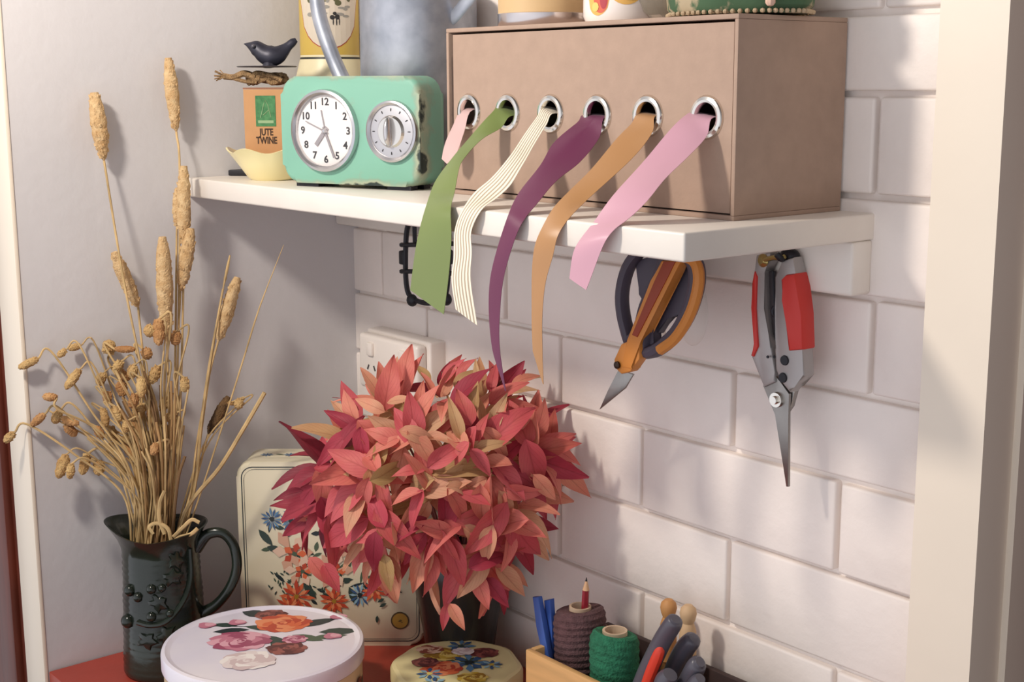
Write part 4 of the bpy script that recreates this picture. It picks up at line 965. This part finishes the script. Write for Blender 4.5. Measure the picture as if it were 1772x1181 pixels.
    # petiole joining leaf to its twig
# individually placed eye-catching leaves: (base px, tip px, bulge, kind, scale, sprig)
def L2(b0, t0, dd, kind, ns, w=None, roll=0):
    A_ = PD(*b0, FD-dd); B_ = PD(*t0, FD-dd-.008); ax_ = B_-A_
    o = add_leaf(sprigs[ns][0], A_, ax_, -FW+Vector((0, 0, .5))+RT*roll, kind, ax_.length/.052)
for args in (((930, 790), (990, 745), .02, 'red', 6), ((560, 975), (590, 1030), .10, 'red', 11), ((535, 965), (575, 1015), .10, 'salmon', 11), ((525, 850), (475, 862), .09, 'dark', 7), ((700, 770), (630, 735), .12, 'salmon', 4), ((690, 745), (770, 762), .13, 'salmon', 4), ((840, 800), (935, 825), .11, 'red', 10),
             ((800, 785), (870, 760), .12, 'tan', 5), ((665, 960), (675, 1020), .12, 'tan', 12), ((650, 920), (640, 1000), .13, 'red', 12), ((775, 1045), (762, 1095), .10, 'salmon', 13), ((778, 1045), (805, 1092), .105, 'salmon', 13), ((870, 690), (900, 640), .0, 'red', 2), ((850, 665), (905, 658), .0, 'red', 2), ((840, 680), (800, 655), .01, 'salmon', 2),
             ((760, 670), (775, 628), .01, 'red', 0), ((700, 690), (670, 640), .04, 'salmon', 1), ((655, 690), (640, 650), .04, 'tan', 1), ((600, 750), (570, 712), .04, 'salmon', 3), ((880, 890), (925, 928), .09, 'salmon', 14), ((850, 960), (905, 945), .09, 'red', 15), ((840, 1000), (880, 1050), .09, 'red', 15), ((820, 990), (845, 1052), .095, 'salmon', 15), ((935, 760), (918, 705), .02, 'salmon', 6), ((950, 775), (958, 715), .015, 'red', 6)): L2(*args)

# ------------------------------------------------------------------ dried grasses
JD = dep((jc.x, jc.y, 0.03))
GC = jc+Vector((0, 0, .162))
def mouthpt(px):
    t_ = max(-1, min(1, (px-290)/75)); return GC + RT*(t_*.029) + Vector((0, 0, -.02)) + FW*R.uniform(-.017, .017)
def head_profile(kind):
    return {'tall': (1.0,), }.get(kind)
def seed_head(b, a, c, wpx, d, fuzz=.10):
    """fuzzy spike between two points"""
    rad = wpx*.5*d/F_PX; n_ = 18; path = [a.lerp(c, i/n_) for i in range(n_+1)]
    rs = [rad*max(.12, math.sin(math.pi*min(1, .06+.94*(i/n_)))**.45)*(1+R.uniform(-fuzz, fuzz)) for i in range(n_+1)]
    ax = (c-a).normalized()
    b.tube(path, rs, 12)
    # little spikelets over the surface
    u = ax.orthogonal().normalized(); v = ax.cross(u); cnt = int(30+wpx*2.2)
    for k in range(cnt):
        t_ = R.uniform(.04, .96); an = R.uniform(0, 6.283); i = int(t_*n_); dr = u*math.cos(an)+v*math.sin(an)
        p = a.lerp(c, t_)+dr*rs[i]*.85; q = p+(ax*-1.0+dr*.55).normalized()*rad*.42
        b.tube([p, p.lerp(q, .5), q], [rad*.20, rad*.16, rad*.02], 5, caps=False)
# heads: tip px, base px, width px, stem control px, wall distance x or None, material, label
TALL = [((163, 160), (180, 278), 27, [(213, 480), (245, 640), (275, 800)], .016, straw_dk, 'long foxtail grass leaning furthest left against the plaster'),
        ((291, 100), (305, 228), 23, [(311, 300), (308, 600), (300, 800)], .016, straw_dk, 'tallest foxtail grass reaching nearly to the top of the photo'),
        ((318, 287), (318, 428), 24, [(316, 560), (312, 700), (306, 820)], .040, straw_dk, 'foxtail head just in front of the shelf end'),
        ((307, 325), (306, 395), 16, [(304, 560), (302, 700), (300, 820)], .030, straw_dk, 'slim pale foxtail partly behind the one at the shelf end'),
        ((331, 395), (312, 505), 24, [(308, 600), (306, 720), (304, 840)], .050, straw_dk, 'foxtail head below the shelf end, leaning right'),
        ((281, 410), (289, 592), 28, [(292, 700), (294, 800), (296, 860)], .055, straw_dk, 'stout brownish foxtail standing upright in the middle of the jug'),
        ((197, 437), (239, 532), 24, [(246, 600), (262, 740), (280, 850)], .022, straw_dk, 'short foxtail head tilted left below the leftmost one'),
        ((411, 480), (377, 592), 24, [(362, 650), (342, 760), (328, 860)], .060, straw_dk, 'foxtail head leaning right over the shadowed plaster'),
        ((398, 442), (386, 500), 5, [(372, 580), (352, 720), (334, 850)], .060, straw, 'bare thin straw with a pointed tip beside the right-leaning foxtail'),
        ((396, 687), (360, 752), 19, [(350, 790), (338, 840), (330, 880)], .075, seed_dark, 'dark crumbling seed head at the right of the grass bunch')]
def gpt(px, py, x): return PX(px, py, x)
for tip, base, w, ctrl, wx, mm, lab in TALL:
    M0 = mouthpt(ctrl[-1][0]); A_ = gpt(*tip, wx); B_ = gpt(*base, wx)
    if A_.y > -.02: A_ = PD(*tip, JD)
    g = thing('grass_stem', M0, lab, 'dried grass')
    b = MB(); seed_head(b, A_, B_, w, dep(A_)); b.build('seed_head', mm, g)
    dB, dM = dep(B_), dep(M0); nC = len(ctrl)
    pts = [B_]+[PD(cx, cy_, dB+(dM-dB)*(i+1)/(nC+1)) for i, (cx, cy_) in enumerate(ctrl)]+[M0, M0+Vector((R.uniform(-.004, .004), R.uniform(-.004, .004), -.05))]
    b = MB(); b.tube(cr(pts, 6), .0013, 6); b.build('stalk', straw, g)
# thin bare straws at the right
for pix, r_, lab, dd in (([(491, 424), (450, 530), (425, 610), (400, 690), (368, 790), (335, 890)], .0010, 'long thin bare straw leaning right across the shadow on the plaster', .02),
                    ([(458, 680), (420, 745), (380, 810), (320, 888)], .0024, 'thick cut straw with blunt end slanting in front of the square tin', -.03),
                    ([(390, 480), (368, 600), (350, 720), (336, 850)], .0018, 'straw standing just left of the right-leaning foxtail', .01)):
    M0 = mouthpt(320); g = thing('grass_stem', M0, lab, 'dried grass'); k = len(pix)
    pts = [PD(x, y, JD+dd*(1-i/k)) for i, (x, y) in enumerate(pix)]+[M0+Vector((0, 0, -.03))]
    b = MB(); b.tube(cr(pts, 6), [r_*(.35+.65*min(1, i/8)) if r_ < .002 else r_ for i in range(6*(len(pts)-1)+1)], 6); b.build('stalk', straw, g)
# bunny-tail heads (crop frame x.3556 + 540)
BT = [((185, 228), (88, 275), 30), ((392, 165), (330, 180), 26), ((320, 185), (280, 220), 26), ((388, 280), (318, 378), 34), ((275, 418), (208, 412), 30), ((218, 498), (150, 555), 30), ((68, 590), (22, 632), 32), ((530, 205), (530, 135), 46),
      ((560, 182), (660, 182), 26), ((745, 70), (712, 118), 42), ((772, 35), (772, 165), 42), ((858, 95), (852, 165), 38), ((585, 340), (602, 412), 40), ((705, 185), (724, 225), 40), ((685, 320), (690, 420), 36), ((290, 480), (262, 545), 36), ((300, 518), (385, 548), 30), ((318, 550), (372, 605), 34),
      ((322, 695), (282, 812), 42), ((348, 740), (338, 815), 30), ((425, 690), (398, 795), 38), ((480, 730), (482, 795), 40), ((752, 570), (722, 660), 40), ((695, 450), (658, 540), 38), ((640, 540), (668, 640), 40), ((898, 320), (900, 392), 34), ((770, 265), (732, 350), 40), ((718, 700), (830, 715), 24), ((838, 500), (795, 530), 30), ((612, 300), (590, 325), 46), ((520, 390), (525, 440), 34),
      ((500, 470), (520, 560), 30), ((600, 640), (690, 740), 34), ((1165, 430), (1158, 470), 34), ((1126, 440), (1122, 455), 26), ((540, 640), (530, 690), 30), ((620, 530), (610, 590), 30), ((660, 400), (640, 470), 36), ((560, 460), (580, 540), 34), ((730, 480), (760, 545), 36), ((610, 600), (640, 670), 38), ((540, 560), (555, 630), 34), ((690, 600), (700, 680), 34), ((800, 420), (790, 490), 32), ((500, 300), (480, 360), 34), ((590, 240), (560, 285), 36), ((650, 260), (640, 320), 36), ((470, 560), (500, 620), 32), ((760, 640), (745, 700), 34)]
for i, (a, c, w) in enumerate(BT):
    cv = lambda p: (p[0]*.3556, 540+p[1]*.3556)
    a2, c2p = cv(a), cv(c); w2 = w*.3556*1.35
    dd = JD-.045+R.uniform(-.02, .02) if a2[0] < 130 else JD+R.uniform(-.045, .03)
    A_ = PD(*a2, dd); C_ = PD(*c2p, dd+R.uniform(-.008, .004))
    A_ = clear(A_, .009); C_ = clear(C_, .009)
    M0 = mouthpt(a2[0]*.35+290*.65)
    left = a2[0] < 150
    side_ = 'drooping left over the white wall edge' if left else ('by the right edge of the bunch' if a2[0] > 380 else 'amid the crowded stems above the jug')
    lab = ('bunny tail grass on a bent stem ' + side_)
    g = thing('bunny_tail_grass', M0, lab, 'dried grass', 'bunny tails ' + side_)
    b = MB(); seed_head(b, A_, C_, w2, dd, .08); b.build('seed_head', R.choice((seed_small, seed_small, seed_rust)) if not left else R.choice((seed_rust, seed_small, seed_rust)), g)
    # stem: rises from the mouth, arches over and comes down into the head
    up_ = max(14, abs(a2[0]-300)*.16); k1 = (a2[0]+(18 if a2[0] < c2p[0] else 22)*(1 if c2p[0] <= a2[0] else -1), a2[1]-up_*.35)
    if a2[1] > c2p[1]: k1 = (a2[0]+2, a2[1]+20)
    dM = dep(M0); k2 = (a2[0]*.62+300*.38, a2[1]*.62+900*.38-20); k3 = (a2[0]*.3+295*.7, a2[1]*.3+905*.7)
    pts = [A_, PD(*k1, dd), PD(*k2, dd*.6+dM*.4), PD(*k3, dd*.25+dM*.75), M0, M0+Vector((R.uniform(-.006, .006), R.uniform(-.006, .006), -.05))]
    b = MB(); b.tube([clear(q, .004) for q in cr(pts, 7)], .0011*R.uniform(.8, 1.3), 6); b.build('stalk', straw, g)
# plain straws filling the bunch
for i in range(64):
    tx = R.gauss(262, 45); ty = R.uniform(640, 800)
    if tx < 150: tx = 150+R.uniform(0, 30)
    if tx > 345: tx = 330
    M0 = mouthpt(290+(tx-270)*.55); dd = JD+R.uniform(-.045, .03); g = None
    pts = [PD(tx, ty, dd), PD(tx*.6+292*.4+R.gauss(0, 4), ty*.6+900*.4, dd), M0, M0+Vector((R.uniform(-.008, .008), R.uniform(-.008, .008), -.06))]
    b = MB(); b.tube([clear(q, .004) for q in cr(pts, 6)], .0011*R.uniform(.8, 1.5), 6)
    o = b.build('straw_stalk', R.choice((straw, straw, mat('straw_brown', (158, 122, 78), .8, var=.25, vscale=40), mat('straw_dark', (120, 90, 58), .85, var=.2, vscale=40))), loc=M0)
    tag(o, 'plain headless straw stalk in the thick of the bunch rising from the jug', 'dried grass', 'plain straw stalks in the jug')
# curled dry blades at the rim
for pix in ([(265, 925), (258, 912), (272, 906), (290, 915), (296, 935)], [(345, 905), (332, 900), (318, 912), (300, 930)], [(342, 915), (330, 925), (312, 930), (300, 938)], [(285, 850), (277, 870), (276, 900), (285, 925)]):
    b = MB(); pts = cr([PD(x, y, JD-.035) for x, y in pix], 6); b.tube(pts, .0016, 6, flat=(1.4, .6)); o = b.build('dry_blade', straw, loc=pts[-1]); tag(o, 'curled dry straw blade bent over the rim of the green jug', 'dried grass', 'curled blades at the jug rim')

# ------------------------------------------------------------------ tray with twines and tools
tx0, tx1, ty0, ty1, tz1 = .499, .80, -.128, -.012, -.020
tray = thing('wooden_tray', ((tx0+tx1)/2, (ty0+ty1)/2, BZ), 'pale wooden box holding twine spools and tools by the brick wall', 'box')
pine = mat('pale_pine', (214, 170, 112), .55, var=.1, vscale=18, stretch=(1, 8, 8))
hz = tz1-BZ; t = .007
b = MB(); b.box(((tx0+tx1)/2, ty0+t/2, BZ+hz/2), (tx1-tx0, t, hz), bev=.0015); b.build('side_panel', pine, tray)
b = MB(); b.box(((tx0+tx1)/2, ty1-t/2, BZ+hz/2), (tx1-tx0, t, hz), bev=.0015); bpn = b.build('side_panel', mat('dark_panel_wood', (62, 46, 44), .6, var=.2, vscale=20), tray); bpn['label'] = 'dark back panel'  # back panel coloured darker than the pine panels
for x in (tx0+t/2, tx1-t/2):
    b = MB(); b.box((x, (ty0+ty1)/2, BZ+hz/2), (t, ty1-ty0-2*t, hz), bev=.0012); b.build('end_panel', pine, tray)
b = MB(); b.box(((tx0+tx1)/2, (ty0+ty1)/2, BZ+.012), (tx1-tx0-2*t, ty1-ty0-2*t, .024)); b.build('base_panel', pine, tray)
TZ = BZ+.0242
def spool(name, c, r, ztop, rgb, lab, core_r, n_ridge):
    s = thing(name, (c[0], c[1], TZ), lab, 'twine')
    hgt = ztop-TZ; prof = [(core_r, 0), (r*.96, 0)]
    for i in range(n_ridge*4+1):
        t_ = i/(n_ridge*4); env = 1-.10*max(0, (t_-.9)/.1)**2; prof.append((r*env*(1+.022*math.sin(2*math.pi*i/4)), .002+(hgt-.004)*t_))
    prof += [(r*.80, hgt), (core_r*1.06, hgt-.0015)]
    b = MB(); M = Matrix.Translation((c[0], c[1], TZ))
    ph = R.uniform(0, 6)
    b.lathe(prof, M=M, n=44, fn=lambda rr_, z, a: Vector((rr_*math.cos(a)*(1+.02*math.sin(3*a+z*120+ph)), rr_*math.sin(a)*(1+.02*math.sin(3*a+z*120+ph)), z+.0040*math.sin(a+ph)*min(1, z/.02)*(1 if rr_ > core_r*1.2 else .3))))
    b.build('wound_twine', mat(name+'_fibre', rgb, .95, var=.22, vscale=130, bump=.8, bscale=420), s)
    b = MB(); b.lathe([(core_r*1.05, 0), (core_r*1.05, hgt+.0025), (core_r*.85, hgt+.0025), (core_r*.85, .0)], M=M, n=32, closed=True); b.build('cardboard_core', mat('core_card', (206, 182, 154), .85), s)
    return s
pb_ = PY(1004, 1053, -.078); pgn = PY(1064, 1095, -.086)
spool('brown_spool', (pb_.x, pb_.y), .0270, pb_.z, (98, 70, 72), 'dark brown twine spool with a pencil standing in its core', .0108, 17)
spool('green_spool', (pgn.x, pgn.y), .0247, pgn.z, (42, 116, 84), 'green twine spool in front of the brown one in the wooden box', .0118, 14)
# pencil
pt_ = PY(1015, 1000, pb_.y+.002); pe_ = Vector((pb_.x+.001, pb_.y, TZ+.03)); ax = (pe_-pt_).normalized()
pen = thing('pencil', pe_, 'sharpened dark red pencil standing point up in the brown twine core', 'pencil')
Mz = pt_.lerp(pe_, 0)
L_ = (pe_-pt_).length
b = MB(); b.tube([pt_+ax*.0135, pt_+ax*.02, pe_], [.0036, .0037, .0037], 6); b.build('shaft', mat('pencil_red', (142, 30, 44), .35, coat=.3), pen, 20)
b = MB(); b.tube([pt_+ax*.004, pt_+ax*.0135], [.0012, .0036], 12); b.build('wood_cone', mat('pencil_wood', (214, 172, 132), .7), pen)
b = MB(); b.tube([pt_, pt_+ax*.0042], [.0003, .0012], 8); b.build('lead', black_iron, pen)
# blue tweezers
blue = mat('blue_plastic', (58, 92, 168), .45)
tw = thing('blue_tongs', PY(945, 1150, -.105), 'blue plastic tongs with two prongs standing at the left end of the wooden box', 'tongs')
for pix, lab in (([(921, 1034), (931, 1034), (940, 1085), (950, 1140), (952, 1180), (944, 1180), (938, 1130), (928, 1085)], None), ([(941, 1040), (952, 1038), (955, 1090), (956, 1145), (955, 1180), (946, 1180), (948, 1130), (944, 1085)], None)):
    b = MB(); b.px_prism(pix, -.108 if pix[0][0] < 930 else -.100, .006, .001); b.build('prong', blue, tw)
# dolly pegs
def dolly(px, py, y, lab, rgb, tilt):
    p = PY(px, py, y); g = thing('dolly_peg', (p.x, p.y, TZ), lab, 'clothes peg', 'wooden dolly pegs')
    w_ = mat('peg_wood_%d' % rgb[0], rgb, .6, var=.1, vscale=30)
    b = MB(); h = p.z-TZ; M = Matrix.Translation((p.x, p.y, TZ))
    b.lathe([(0, h+.009), (.004, h+.0085), (.0075, h+.005), (.0085, h), (.0072, h-.006), (.0056, h-.010), (.0068, h-.013), (.0082, h-.018), (.0088, h-.04), (.0082, h-.055), (0, h-.056)], M=M, n=24); b.build('peg_head', w_, g)
    for s in (-1, 1):
        b = MB(); b.tube([Vector((p.x+s*.0045, p.y, TZ+h-.053)), Vector((p.x+s*.0055, p.y, TZ+.002))], [.0038, .0034], 10); b.build('prong', w_, g)
dolly(1157, 1052, -.032, 'darker wooden dolly peg, left of the pair against the brick wall', (196, 142, 86), 0)
dolly(1191, 1062, -.036, 'paler wooden dolly peg, right of the pair against the brick wall', (206, 172, 132), 0)
# pliers with rubber grips
rub = mat('grey_rubber', (84, 82, 92), .35, bump=.06)
orr = mat('orange_red_inlay', (214, 62, 40), .45)
YP = -.104
pl1 = thing('pliers', PY(1130, 1178, YP), 'grey handled pliers with an orange red inlay standing in the wooden box', 'pliers')
b = MB(); b.tube(cr([PY(x, y, YP) for x, y in [(1100, 1215), (1122, 1160), (1146, 1110), (1166, 1078), (1170, 1072)]], 5), [v*.56/1000 for v in crs([17, 17, 16, 15, 9], 5)], 14, flat=(1, 1)); h_ = b.build('grip', rub, pl1)
b = MB(); b.tube(cr([PY(x, y, YP-.0052) for x, y in [(1110, 1205), (1126, 1165), (1140, 1130), (1144, 1118)]], 5), [v*.5/1000 for v in crs([9, 12, 11, 5], 5)], 10, flat=(1, .9)); b.build('inlay', orr, h_)
b = MB(); b.tube(cr([PY(x, y, YP-.008) for x, y in [(1140, 1215), (1152, 1180), (1160, 1168)]], 5), [v*.6/1000 for v in crs([16, 17, 12], 5)], 14); b.build('grip', rub, pl1)
b = MB(); b.box(PY(1112, 1225, YP)+Vector((.004, .004, -.012)), (.022, .010, .03), bev=.003); b.build('jaw', steel, pl1)
YQ = -.078
pl2 = thing('pliers', PY(1180, 1178, YQ), 'all grey handled pliers leaning behind the pair with the red inlay', 'pliers')
b = MB(); b.tube(cr([PY(x, y, YQ) for x, y in [(1150, 1220), (1165, 1165), (1184, 1125), (1198, 1108), (1201, 1104)]], 5), [v*.56/1000 for v in crs([16, 17, 17, 15, 9], 5)], 14); b.build('grip', rub, pl2)
b = MB(); b.tube(cr([PY(x, y, YQ-.012) for x, y in [(1170, 1215), (1190, 1180), (1206, 1152), (1212, 1146)]], 5), [v*.56/1000 for v in crs([15, 16, 16, 9], 5)], 14); b.build('grip', rub, pl2)
b = MB(); b.tube(cr([PY(x, y, YQ-.02) for x, y in [(1185, 1220), (1204, 1185), (1212, 1174)]], 5), [v*.56/1000 for v in crs([13, 14, 9], 5)], 14); b.build('grip', rub, pl2)
b = MB(); b.box(PY(1160, 1232, YQ)+Vector((.004, .004, -.01)), (.022, .010, .03), bev=.003); b.build('jaw', steel, pl2)
